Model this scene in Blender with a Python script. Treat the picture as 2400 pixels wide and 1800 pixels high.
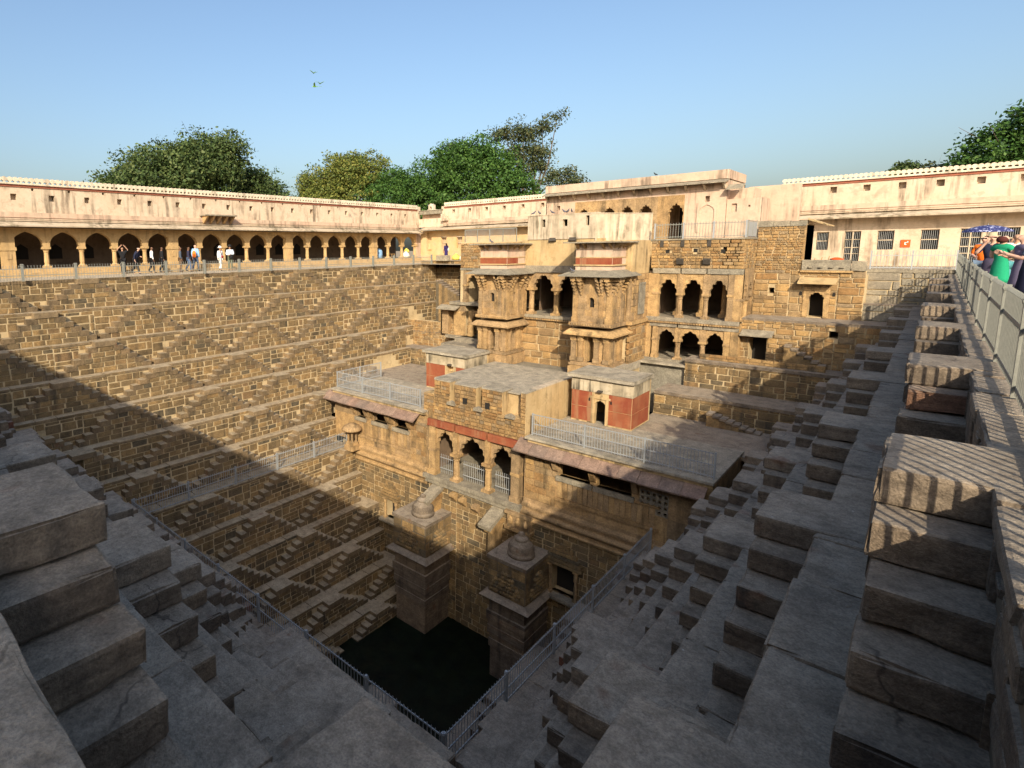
import bpy, math, random
import numpy as np
from mathutils import Vector, Matrix, noise as mnoise
random.seed(7)
for o in list(bpy.data.objects): bpy.data.objects.remove(o, do_unlink=True)
S = bpy.context.scene
COL = S.collection
R = math.radians
# ------------------------------------------------------------------ camera
cd = bpy.data.cameras.new('camera'); cam = bpy.data.objects.new('camera', cd); COL.objects.link(cam); S.camera = cam
EYE = Vector((0, 0, 1.5))
YAW, PIT, ROL = R(45.712), R(7.9735), R(-0.7712)
fw = Vector((-math.sin(YAW)*math.cos(PIT), math.cos(YAW)*math.cos(PIT), -math.sin(PIT)))
rt = Vector((math.cos(YAW), math.sin(YAW), 0)); up = rt.cross(fw)
r2 = rt*math.cos(ROL)+up*math.sin(ROL); u2 = r2.cross(fw)
cam.matrix_world = Matrix(((r2.x, u2.x, -fw.x, EYE.x), (r2.y, u2.y, -fw.y, EYE.y), (r2.z, u2.z, -fw.z, EYE.z), (0, 0, 0, 1)))
cd.sensor_fit = 'HORIZONTAL'; cd.sensor_width = 36; cd.lens = 19.675
cd.shift_x = .1462; cd.shift_y = -.0541
cd.clip_start = .05; cd.clip_end = 2000
# ------------------------------------------------------------------ sky, sun, exposure
SUN = Vector((-.767, 1, -.69)).normalized()
W = bpy.data.worlds.new('World'); S.world = W; W.use_nodes = True
nt = W.node_tree; bg = nt.nodes['Background']
sk = nt.nodes.new('ShaderNodeTexSky'); sk.sky_type = 'NISHITA'; sk.sun_disc = False
sk.sun_elevation = math.asin(-SUN.z); sk.sun_rotation = math.atan2(-SUN.x, -SUN.y)
sk.air_density = 1.3; sk.dust_density = 5.0; sk.ozone_density = 3.5; sk.altitude = 200
nt.links.new(sk.outputs[0], bg.inputs[0]); bg.inputs[1].default_value = .15
sd = bpy.data.lights.new('sun', 'SUN'); so = bpy.data.objects.new('sun', sd); COL.objects.link(so)
sd.energy = 4.6; sd.angle = R(.53); sd.color = (1, .89, .7)
so.rotation_euler = SUN.to_track_quat('-Z', 'Y').to_euler(); so.location = (20, -30, 30)
S.cycles.max_bounces = 5; S.cycles.diffuse_bounces = 3; S.cycles.glossy_bounces = 2; S.cycles.transmission_bounces = 2
vs = S.view_settings; vs.view_transform = 'Standard'; vs.look = 'None'; vs.exposure = .5; vs.gamma = 1; vs.use_curve_mapping = False
# ------------------------------------------------------------------ node helpers and materials
class NT:
    def __init__(s, name):
        s.m = bpy.data.materials.new(name); s.m.use_nodes = True; s.t = s.m.node_tree; s.b = s.t.nodes['Principled BSDF']
    def n(s, typ, **k):
        x = s.t.nodes.new('ShaderNode'+typ)
        for a, v in k.items(): setattr(x, a, v)
        return x
    def l(s, a, b): s.t.links.new(a, b)
    def pos(s, sc=(1, 1, 1)):
        g = s.n('NewGeometry'); mp = s.n('Mapping'); mp.inputs['Scale'].default_value = sc
        s.l(g.outputs['Position'], mp.inputs['Vector']); return mp.outputs[0]
    def noise(s, scale, detail=4, rough=.6, sc=(1, 1, 1), vec=None):
        x = s.n('TexNoise'); x.inputs['Scale'].default_value = scale; x.inputs['Detail'].default_value = detail; x.inputs['Roughness'].default_value = rough
        s.l(vec if vec is not None else s.pos(sc), x.inputs['Vector']); return x.outputs['Fac']
    def math(s, op, a, b=None):
        x = s.n('Math', operation=op)
        for i, v in enumerate((a, b)):
            if v is None: continue
            if isinstance(v, (int, float)): x.inputs[i].default_value = v
            else: s.l(v, x.inputs[i])
        return x.outputs[0]
    def ramp(s, fac, stops, interp='LINEAR'):
        x = s.n('ValToRGB'); x.color_ramp.interpolation = interp; e = x.color_ramp.elements
        while len(e) < len(stops): e.new(.5)
        for q, (p, c) in zip(e, stops):
            q.position = p; q.color = tuple(c)+(1,) if len(c) == 3 else c
        s.l(fac, x.inputs[0]); return x.outputs[0]
    def mix(s, fac, a, b, mode='MIX'):
        x = s.n('Mix', data_type='RGBA', blend_type=mode)
        for i, v in ((0, fac), (6, a), (7, b)):
            if isinstance(v, (int, float)): x.inputs[i].default_value = v
            elif isinstance(v, tuple): x.inputs[i].default_value = v+(1,)
            else: s.l(v, x.inputs[i])
        return x.outputs[2]
    def rnd(s):
        g = s.n('NewGeometry'); o = s.n('ObjectInfo')
        return s.math('FRACT', s.math('ADD', g.outputs['Random Per Island'], o.outputs['Random']))
    def bump(s, h, strength, dist=.02):
        x = s.n('Bump'); x.inputs['Strength'].default_value = strength; x.inputs['Distance'].default_value = dist
        s.l(h, x.inputs['Height']); s.l(x.outputs[0], s.b.inputs['Normal'])
    def end(s, col, rough=.9, spec=.2):
        if isinstance(col, tuple): s.b.inputs['Base Color'].default_value = col+(1,)
        else: s.l(col, s.b.inputs['Base Color'])
        if isinstance(rough, (int, float)): s.b.inputs['Roughness'].default_value = rough
        else: s.l(rough, s.b.inputs['Roughness'])
        s.b.inputs['Specular IOR Level'].default_value = spec
        return s.m
def stone_mat(name, stops, interp='LINEAR', stain=(.05, .045, .035), stain_amt=.7, big=.55, grain=14, bump=.5, streak=True, dust_sun=None, rough=.88, bed=False):
    t = NT(name); c = t.ramp(t.rnd(), stops, interp)
    lo = t.noise(big, 5, .65); g = t.noise(grain, 6, .7)
    mid = t.noise(2.6, 5, .6)
    if bed:
        bd = t.noise(1.0, 5, .65, (1.6, 1.6, 16)); c = t.mix(.55, c, t.ramp(bd, [(.32, (.5, .46, .44)), (.68, (1.3, 1.26, 1.2))]), 'MULTIPLY')
    c = t.mix(.75, c, t.ramp(mid, [(.3, (.55, .53, .52)), (.7, (1.3, 1.25, 1.16))]), 'MULTIPLY')
    if streak:
        st = t.noise(1.0, 4, .6, (2.6, 2.6, .22))
        f = t.math('MULTIPLY', t.ramp(st, [(.5, (0, 0, 0)), (.66, (1, 1, 1))]), t.ramp(lo, [(.38, (0, 0, 0)), (.6, (1, 1, 1))]))
    else: f = t.ramp(lo, [(.52, (0, 0, 0)), (.7, (1, 1, 1))])
    c = t.mix(t.math('MULTIPLY', f, stain_amt), c, stain)
    if dust_sun:
        g2 = t.n('NewGeometry'); sx = t.n('SeparateXYZ'); t.l(g2.outputs['True Normal'], sx.inputs[0])
        d = t.math('MULTIPLY', t.ramp(sx.outputs[2], [(.6, (0, 0, 0)), (.95, (1, 1, 1))]), t.ramp(mid, [(.3, (.25, .25, .25)), (.65, (.8, .8, .8))]))
        c = t.mix(d, c, dust_sun)  # dusty pale tops; the far-side steps get painted sunlight here too
        vo = t.n('TexVoronoi'); vo.inputs['Scale'].default_value = 5.; t.l(t.pos(), vo.inputs['Vector']); sp = t.n('SeparateColor'); t.l(vo.outputs['Color'], sp.inputs[0])
        spot = t.math('MULTIPLY', t.math('LESS_THAN', vo.outputs['Distance'], .055), t.math('GREATER_THAN', sp.outputs[0], .8))
        c = t.mix(t.math('MULTIPLY', spot, .75), c, (.55, .53, .48))
        rust = t.ramp(t.noise(1.7, 3, .5), [(.66, (0, 0, 0)), (.74, (.55, .55, .55))]); c = t.mix(rust, c, (.19, .085, .045))
    fine = t.noise(grain*4, 4, .7)
    c = t.mix(.7, c, t.ramp(g, [(.28, (.42, .4, .38)), (.72, (1.3, 1.27, 1.23))]), 'MULTIPLY'); c = t.mix(.45, c, t.ramp(fine, [(.3, (.5, .5, .5)), (.7, (1.35, 1.33, 1.3))]), 'MULTIPLY')
    if bed:
        wv = t.n('VectorMath', operation='ADD'); nz = t.n('TexNoise'); nz.inputs['Scale'].default_value = 3.5; nz.inputs['Detail'].default_value = 4; t.l(t.pos(), nz.inputs['Vector']); sc = t.n('VectorMath', operation='SCALE'); sc.inputs['Scale'].default_value = .35; t.l(nz.outputs['Color'], sc.inputs[0]); t.l(t.pos(), wv.inputs[0]); t.l(sc.outputs[0], wv.inputs[1])
        ve = t.n('TexVoronoi', feature='DISTANCE_TO_EDGE'); ve.inputs['Scale'].default_value = .7; t.l(wv.outputs[0], ve.inputs['Vector'])
        ck = t.math('MULTIPLY', t.ramp(ve.outputs['Distance'], [(.003, (1, 1, 1)), (.009, (0, 0, 0))]), t.ramp(t.noise(.9, 2, .5), [(.58, (0, 0, 0)), (.64, (1, 1, 1))])); c = t.mix(t.math('MULTIPLY', ck, .6), c, (.025, .02, .017))
    pit = t.ramp(t.noise(5.5, 3, .55), [(.3, (0, 0, 0)), (.45, (1, 1, 1))])
    t.bump(t.math('ADD', t.math('ADD', t.math('MULTIPLY', g, .8), t.math('MULTIPLY', fine, .35)), t.math('MULTIPLY', pit, .35)), bump, .035)
    return t.end(c, rough)
def plaster_mat(name, base, alt, stain=(.07, .06, .045), stain_amt=.8, cov=.56, bump=.25):
    t = NT(name); c = t.mix(t.ramp(t.noise(.9, 5, .6), [(.35, (0, 0, 0)), (.68, (1, 1, 1))]), base, alt)
    c = t.mix(.35, c, t.ramp(t.noise(7, 6, .7), [(.3, (.7, .68, .65)), (.7, (1.12, 1.1, 1.08))]), 'MULTIPLY')
    c = t.mix(t.ramp(t.noise(1.9, 5, .68), [(.55, (0, 0, 0)), (.6, (.55, .55, .55))]), c, tuple(v*.72 for v in alt))
    st = t.noise(1.0, 5, .62, (3.2, 3.2, .28)); lo = t.noise(.5, 4, .6)
    f = t.math('MULTIPLY', t.ramp(st, [(cov, (0, 0, 0)), (cov+.15, (1, 1, 1))]), t.ramp(lo, [(.4, (0, 0, 0)), (.62, (1, 1, 1))]))
    c = t.mix(t.math('MULTIPLY', f, stain_amt), c, stain)
    t.bump(t.noise(22, 5, .7), bump, .02)
    return t.end(c, .92)
def flat_mat(name, col, rough=.6, metal=0., var=.25, scale=20, spec=.3):
    t = NT(name); c = t.mix(var, col, t.ramp(t.noise(scale, 4, .6), [(.3, tuple(v*.45 for v in col)), (.7, tuple(min(1, v*1.35) for v in col))]))
    t.b.inputs['Metallic'].default_value = metal
    return t.end(c, rough, spec)
M = {}
M['step'] = stone_mat('step_stone', [(0, (.15, .122, .096)), (.3, (.23, .183, .138)), (.6, (.18, .146, .112)), (.85, (.27, .205, .142)), (.97, (.2, .142, .1)), (1, (.27, .1, .06))], dust_sun=(.37, .31, .24), stain=(.05, .042, .037), stain_amt=.75, bump=.75, bed=True)
M['slab'] = stone_mat('ledge_slab_stone', [(0, (.22, .182, .142)), (.4, (.29, .237, .18)), (.75, (.19, .158, .126)), (1, (.33, .26, .187))], dust_sun=(.38, .32, .25), stain=(.09, .075, .062), stain_amt=.6, bump=.65, bed=True)
M['wall'] = stone_mat('wall_stone', [(0, (.15, .11, .062)), (.18, (.25, .172, .084)), (.36, (.18, .133, .076)), (.55, (.31, .206, .096)), (.72, (.125, .106, .074)), (.88, (.35, .235, .108)), (1, (.22, .145, .077))], stain=(.055, .048, .036), stain_amt=.85, bump=.6)
M['bstep'] = stone_mat('sun_painted_step_stone', [(0, (.15, .112, .07)), (.4, (.23, .167, .098)), (.7, (.18, .134, .083)), (1, (.27, .19, .108))], dust_sun=(.47, .385, .26), stain=(.055, .047, .035), stain_amt=.7, bump=.5)  # tops brightened, fronts darkened: sun on the treads put into the colour
M['bslab'] = stone_mat('sun_painted_ledge_stone', [(0, (.2, .152, .095)), (.5, (.28, .205, .122)), (1, (.23, .173, .106))], dust_sun=(.5, .41, .285), stain=(.09, .07, .05), stain_amt=.4, bump=.4)  # brightened tops paint in the sun catching the ledges
M['mortar'] = plaster_mat('lime_mortar', (.52, .4, .235), (.42, .31, .17), stain=(.13, .1, .065), stain_amt=.6)
M['rubble'] = plaster_mat('dark_rubble_fill', (.15, .12, .085), (.11, .088, .06), stain_amt=.5)
M['dark'] = flat_mat('recess_shade_paint', (.02, .017, .014), .95)  # near-black colour stands in for shade inside niches, holes and windows
M['rail'] = flat_mat('grey_painted_iron', (.36, .37, .37), .5, .3, .3, 30)
M['railpost'] = flat_mat('pale_painted_iron', (.23, .228, .195), .55, .1, .25, 20)
M['pave'] = stone_mat('walkway_paving', [(0, (.42, .36, .27)), (1, (.5, .43, .33))], stain=(.25, .2, .14), stain_amt=.4, streak=False, bump=.3)
M['earth'] = flat_mat('dry_earth', (.3, .23, .15), .95, 0, .5, 3)
t = NT('well_water'); t.bump(t.noise(9, 3, .6), .25, .02)
M['water'] = t.end(t.ramp(t.noise(1.4, 4, .6), [(.35, (.002, .004, .002)), (.75, (.008, .014, .006))]), t.ramp(t.noise(2, 3), [(.3, (.35, .35, .35)), (.7, (.7, .7, .7))]), .15)
# ------------------------------------------------------------------ mesh and object helpers
class MB:
    def __init__(s, fr=None): s.v = []; s.f = []; s.fr = fr
    def P(s, p): return s.fr.w(*p) if s.fr else tuple(p)
    def add(s, vs, fs):
        b = len(s.v); s.v += [s.P(p) for p in vs]; s.f += [tuple(i+b for i in f) for f in fs]; return s
    def box(s, a0, a1, b0, b1, c0, c1):
        return s.add([(a0, b0, c0), (a1, b0, c0), (a1, b1, c0), (a0, b1, c0), (a0, b0, c1), (a1, b0, c1), (a1, b1, c1), (a0, b1, c1)],
                     [(0, 3, 2, 1), (4, 5, 6, 7), (0, 1, 5, 4), (1, 2, 6, 5), (2, 3, 7, 6), (3, 0, 4, 7)])
    def prism(s, poly, n0, n1, axis='n'):
        """poly of (u,z) extruded along n, or (n,z) extruded along u, or (u,n) along z"""
        k = len(poly)
        if axis == 'n': A = [(p[0], n0, p[1]) for p in poly]; B = [(p[0], n1, p[1]) for p in poly]
        elif axis == 'u': A = [(n0, p[0], p[1]) for p in poly]; B = [(n1, p[0], p[1]) for p in poly]
        else: A = [(p[0], p[1], n0) for p in poly]; B = [(p[0], p[1], n1) for p in poly]
        return s.add(A+B, [tuple(range(k)), tuple(range(2*k-1, k-1, -1))]+[(i, (i+1) % k, k+(i+1) % k, k+i) for i in range(k)])
    def lathe(s, prof, cx, cy, n=12, ph=0., sx=1., sy=1.):
        vs = []; k = len(prof)
        for i in range(n):
            a = ph+2*math.pi*i/n
            for r, z in prof: vs.append((cx+sx*r*math.cos(a), cy+sy*r*math.sin(a), z))
        fs = []
        for i in range(n):
            j = (i+1) % n
            for q in range(k-1): fs.append((i*k+q, j*k+q, j*k+q+1, i*k+q+1))
        fs.append(tuple(i*k for i in range(n))[::-1]); fs.append(tuple(i*k+k-1 for i in range(n)))
        return s.add(vs, fs)
    def tube(s, p, q, r0, r1=None, n=6):
        p = Vector(p); q = Vector(q); r1 = r0 if r1 is None else r1
        d = (q-p).normalized(); a = d.orthogonal().normalized(); b = d.cross(a)
        vs = [tuple(p+(a*math.cos(t)+b*math.sin(t))*r0) for t in [2*math.pi*i/n for i in range(n)]]+[tuple(q+(a*math.cos(t)+b*math.sin(t))*r1) for t in [2*math.pi*i/n for i in range(n)]]
        return s.add(vs, [tuple(range(n))[::-1], tuple(range(n, 2*n))]+[(i, (i+1) % n, n+(i+1) % n, n+i) for i in range(n)])
    def holes(s, u0, u1, z0, z1, hs, n, depth=.3, back=True):
        """wall sheet on plane n with rectangular openings (u0,u1,z0,z1) cut through and lined with reveals"""
        us = sorted({u0, u1}|{h[i] for h in hs for i in (0, 1)}); zs = sorted({z0, z1}|{h[i] for h in hs for i in (2, 3)})
        us = [x for x in us if u0-1e-6 <= x <= u1+1e-6]; zs = [x for x in zs if z0-1e-6 <= x <= z1+1e-6]
        for a, b in zip(us, us[1:]):
            for c, d in zip(zs, zs[1:]):
                if any(h[0]-1e-6 <= a and b <= h[1]+1e-6 and h[2]-1e-6 <= c and d <= h[3]+1e-6 for h in hs): continue
                s.add([(a, n, c), (b, n, c), (b, n, d), (a, n, d)], [(0, 1, 2, 3)])
        for a, b, c, d in hs:
            s.add([(a, n, c), (b, n, c), (b, n, d), (a, n, d), (a, n-depth, c), (b, n-depth, c), (b, n-depth, d), (a, n-depth, d)],
                  [(0, 1, 5, 4), (1, 2, 6, 5), (2, 3, 7, 6), (3, 0, 4, 7)]+([(4, 5, 6, 7)] if back else []))
        return s
    def mesh(s, name, smooth=False):
        me = bpy.data.meshes.new(name); me.from_pydata(s.v, [], s.f); me.update()
        if smooth: me.polygons.foreach_set('use_smooth', [True]*len(me.polygons))
        return me
class Fr:
    """frame on a wall: u along it, n out of it towards the viewer, z up"""
    def __init__(s, ox, oy, ux, uy, nx, ny):
        s.o = (ox, oy); s.u = (ux, uy); s.nn = (nx, ny); s.ang = math.atan2(ny, nx)-math.pi/2
    def w(s, u, n, z): return (s.o[0]+u*s.u[0]+n*s.nn[0], s.o[1]+u*s.u[1]+n*s.nn[1], z)
WL = {}
def empty(name, loc=(0, 0, 0), rz=0.):
    o = bpy.data.objects.new(name, None); o.empty_display_size = .3; COL.objects.link(o); o.location = loc; o.rotation_euler = (0, 0, rz); WL[o] = Vector(loc); return o
def tag(o, label=None, cat=None, group=None, kind=None):
    for k, v in (('label', label), ('category', cat), ('group', group), ('kind', kind)):
        if v: o[k] = v
    return o
def thing(name, label, cat, loc=(0, 0, 0), group=None, rz=0.): return tag(empty(name, loc, rz), label, cat, group, 'thing')
def ob(name, me, m=None, parent=None, loc=(0, 0, 0), rz=0., sc=None, local=False):
    if isinstance(me, MB): me = me.mesh(name)
    o = bpy.data.objects.new(name, me); COL.objects.link(o)
    if m is not None and not me.materials: me.materials.append(M[m] if isinstance(m, str) else m)
    L = Vector(loc); WL[o] = L.copy()
    if parent is not None:
        o.parent = parent
        if not local: L = L-WL[parent]
    o.location = L
    if rz: o.rotation_euler = (0, 0, rz)
    if sc: o.scale = sc
    return o
def struct(name, me, m): return tag(ob(name, me, m), kind='structure')
# unit stones: front (+y) chamfered and uneven, shared between alike pieces
def unit_stone(seed, j=.05, ch=.07, top=False):
    r = random.Random(seed); q = lambda a: r.uniform(-a, a)
    c = [(-.5, -.5), (.5, -.5), (.5, .5), (-.5, .5)]
    c = [(x+(-abs(q(j)) if x > 0 else abs(q(j))), z+(-abs(q(j)) if z > 0 else abs(q(j)))) for x, z in c]
    v = []
    if top:
        bot = [(x, y, -.5) for x, y in c]; mid = [(x, y, .5-ch*1.2+q(.03)) for x, y in c]; tp = [(x*(1-ch*.5), y*(1-ch*.5), .5+q(.03)) for x, y in c]
        v = bot+mid+tp
    else:
        v = [(x, -.5, z) for x, z in c]+[(x, .42+q(.05), z) for x, z in c]+[(x*(1-ch*1.4), .5, z*(1-ch*1.4)) for x, z in c]
    f = [(0, 1, 5, 4), (1, 2, 6, 5), (2, 3, 7, 6), (3, 0, 4, 7), (4, 5, 9, 8), (5, 6, 10, 9), (6, 7, 11, 10), (7, 4, 8, 11), (8, 9, 10, 11)]
    return v, f
UV = {'face': [unit_stone(i, .06, .06) for i in range(24)], 'top': [unit_stone(50+i, .015, .05, True) for i in range(10)]}
UM = {}
def umesh(style, i, m):
    k = (style, i, m)
    if k not in UM:
        v, f = UV[style][i]; me = bpy.data.meshes.new(style+'_piece'); me.from_pydata(v, [], f); me.materials.append(M[m]); UM[k] = me
    return UM[k]
def rock(dx, dy, dz, seed, ch=.012, seg=.2):
    """weathered block, origin at its centre: crisp worn arrises with chips"""
    def cuts(d, mx):
        e = min(.03, d*.2); k = max(1, min(mx, int(round((d-2*e)/seg)))); return [-d/2, -d/2+e]+[-d/2+e+(d-2*e)*i/k for i in range(1, k)]+[d/2-e, d/2]
    cx, cy, cz = cuts(dx, 10), cuts(dy, 8), cuts(dz, 3); nx, ny, nz = len(cx)-1, len(cy)-1, len(cz)-1
    idx = {}; v = []; f = []; off = Vector((seed*3.17, seed*1.31, seed*.71)); C = (cx, cy, cz); Nn = (nx, ny, nz)
    def vid(i, j, k):
        if (i, j, k) in idx: return idx[(i, j, k)]
        I = (i, j, k); p = Vector((cx[i], cy[j], cz[k])); e = [I[a] in (0, Nn[a]) for a in range(3)]; e1 = [I[a] in (0, 1, Nn[a]-1, Nn[a]) for a in range(3)]
        w = mnoise.noise(p*2.3+off); w2 = mnoise.noise(p*7+off); q = p.copy(); chip = max(0, w2-.18)*.11+max(0, w-.3)*.06
        if sum(e) >= 2:
            c = min(ch*(.6+.5*abs(w))+chip, .3*min(dx, dy, dz))
            for a in range(3):
                if e[a]: q[a] -= math.copysign(c, p[a])
        elif sum(e) == 1 and sum(e1) >= 2:
            for a in range(3):
                if e[a]: q[a] -= math.copysign(chip*.55, p[a])
        for a in range(3):
            if e[a]: q[a] += (.006 if a < 2 else .003)*w2
        idx[I] = len(v); v.append(tuple(q)); return idx[I]
    for i in range(nx):
        for j in range(ny):
            f.append((vid(i, j, nz), vid(i+1, j, nz), vid(i+1, j+1, nz), vid(i, j+1, nz)))
    for i in range(nx):
        for k in range(nz):
            f.append((vid(i, 0, k), vid(i+1, 0, k), vid(i+1, 0, k+1), vid(i, 0, k+1))); f.append((vid(i+1, ny, k), vid(i, ny, k), vid(i, ny, k+1), vid(i+1, ny, k+1)))
    for j in range(ny):
        for k in range(nz):
            f.append((vid(nx, j, k), vid(nx, j+1, k), vid(nx, j+1, k+1), vid(nx, j, k+1))); f.append((vid(0, j+1, k), vid(0, j, k), vid(0, j, k+1), vid(0, j+1, k+1)))
    me = bpy.data.meshes.new('worn_block'); me.from_pydata(v, [], f); return me
class Pieces:
    """collects boxes (kind, frame, u0,u1,n0,n1,z0,z1, material, style) and makes the largest in view objects, the rest one part"""
    def __init__(s): s.L = []
    def put(s, kind, fr, u0, u1, n0, n1, z0, z1, m, style='face'):
        if u1-u0 > .02 and z1-z0 > .01: s.L.append((kind, fr, u0, u1, n0, n1, z0, z1, m, style))
    def flush(s, parent, cap=300, near=0., rest='rest'):
        by = {}
        for p in s.L:
            c = Vector(p[1].w((p[2]+p[3])/2, (p[4]+p[5])/2, (p[6]+p[7])/2)); d = max(1., (c-EYE).length)
            a = ((p[3]-p[2])*max(p[7]-p[6], .5*(p[5]-p[4])))/d**2
            if (c-EYE).dot(fw) < 0: a *= .01
            by.setdefault(p[0], []).append((a, c, p))
        for kind, L in by.items():
            L.sort(key=lambda x: -x[0]); n = min(cap, len(L))
            for a, c, p in L[:n]:
                _, fr, u0, u1, n0, n1, z0, z1, m, st = p; dims = (u1-u0, n1-n0, z1-z0)
                if near and a > near:
                    me = rock(*dims, random.random()*40); me.materials.append(M[m]); ob(kind, me, None, parent, c, fr.ang+(math.pi if random.random() < .5 else 0))
                else:
                    ob(kind, umesh(st, random.randrange(len(UV[st])), m), None, parent, c, fr.ang, dims)
            if n < len(L):
                mats = []; 
                for a, c, p in L[n:]:
                    if p[8] not in mats: mats.append(p[8])
                for mm in mats:
                    V = []; Fc = []; b = 0
                    for a, c, p in L[n:]:
                        if p[8] != mm: continue
                        _, fr, u0, u1, n0, n1, z0, z1, m, st = p
                        v, f = random.choice(UV[st]); A = np.array(v)*np.array((u1-u0, n1-n0, z1-z0)); ca, sa = math.cos(fr.ang), math.sin(fr.ang)
                        V.append(np.stack((A[:, 0]*ca-A[:, 1]*sa+c.x, A[:, 0]*sa+A[:, 1]*ca+c.y, A[:, 2]+c.z), 1)); Fc += [tuple(i+b for i in q) for q in f]; b += len(v)
                    me = bpy.data.meshes.new(kind+'_'+rest); me.from_pydata(np.concatenate(V).tolist(), [], Fc); me.materials.append(M[mm])
                    tag(ob('smaller_'+kind+'s', me, None, parent), kind='stuff')
def courses(u0, u1, z0, z1, h, w, chunk=(1.3, 3.0)):
    """uneven masonry: short runs, each with courses of its own; yields (u, width, z, height)"""
    u = u0
    while u < u1-.01:
        L = random.uniform(*chunk)
        if u+L > u1-.7: L = u1-u
        z = z0
        while z < z1-.03:
            hh = random.uniform(*h)
            if z+hh > z1-.1: hh = z1-z
            x = u
            while x < u+L-.01:
                ww = random.uniform(*w)*(1.2 if hh > (h[0]+h[1])/2 else .9)
                if x+ww > u+L-.16: ww = u+L-x
                if ww > 2.2*hh and hh > .22 and random.random() < .3:
                    yield x, ww*.5, z, hh*.5; yield x+ww*.5, ww*.5, z, hh*.5; yield x, ww, z+hh*.5, hh*.5
                else: yield x, ww, z, hh
                x += ww
            z += hh
        u += L
def masonry(P, fr, u0, u1, z0, z1, n, m='wall', h=(.2, .36), w=(.3, .75), holes=(), kind='stone', depth=.14, proud=.03, gap=.028):
    for x, ww, z, hh in courses(u0, u1, z0, z1, h, w):
        a, b = x, x+ww; bad = False
        for p, q, c, d in holes:
            if min(d, z+hh)-max(c, z) > .25*hh and min(q, b)-max(p, a) > 0:
                if a < p and b > q: b = p
                elif a < p: b = p
                elif b > q: a = q
                else: bad = True
        if bad or b-a < .07: continue
        g = gap*random.uniform(.5, 1.4); P.put(kind, fr, a+g/2, b-g/2, n-depth, n+random.uniform(0, proud), z+g/2, z+hh-g/2, m)
# ------------------------------------------------------------------ ground, walkways, water
def sheet(*quads):
    b = MB()
    for x0, x1, y0, y1, z in quads: b.add([(x0, y0, z), (x1, y0, z), (x1, y1, z), (x0, y1, z)], [(0, 1, 2, 3)])
    return b
struct('ground', sheet((-500, -34, -500, 500, -.1), (8, 500, -500, 500, -.1), (-34, 8, 40, 500, -.1), (-34, 8, -500, -3, -.1)), 'earth')
struct('walkway', sheet((-46, -32.6, -12, 52, .17)), 'pave')
struct('walkway', sheet((-32.6, 14, 38.8, 52, .19)), 'pave')
struct('walkway', sheet((1.5, 14, -12, 38.8, -.012)), 'pave')
struct('walkway', sheet((-32.6, 1.5, -12, -2.2, -.012)), 'pave')
struct('water', sheet((-26, -2, 5, 24, -18.75)), 'water')
# ------------------------------------------------------------------ the three stepped sides of the well
ZL = [-1.53*k for k in range(12)]
AN = [0, 1.03, 2.06, 3.09, 4.12, 5.15, 6.18, 7.5, 8.45, 9.4, 10.35, 11.3, 12.25]
BN = [0, .95, 1.85, 2.9, 3.85, 4.9, 5.85, 7.25, 8.2, 9.15, 10.1, 11.2, 12.3, 13.4]
BZ = [.18, -1.36, -3.0, -4.6, -6.12, -7.65, -9.18, -10.71, -12.24, -13.77, -15.3, -16.7, -17.9, -19.1]
DN = [0, 1.27, 2.54, 3.81, 5.08, 6.35, 7.62, 9.03, 10.0, 10.95, 11.9, 12.85, 13.8]
AZ = ZL+[-18.36, -19.5]
FA = Fr(.38, 0, 0, 1, -1, 0); FB = Fr(-32.2, 0, 0, 1, 1, 0); FD = Fr(0, .42, 1, 0, 0, 1)
AEND = [38.4, 37.4, 36.2, 34.2, 32.5, 31.0]+[23.25]*8
BEND = [46, 40.3, 38.9, 34.4, 32.9, 28.6]+[23.25]*8
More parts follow.
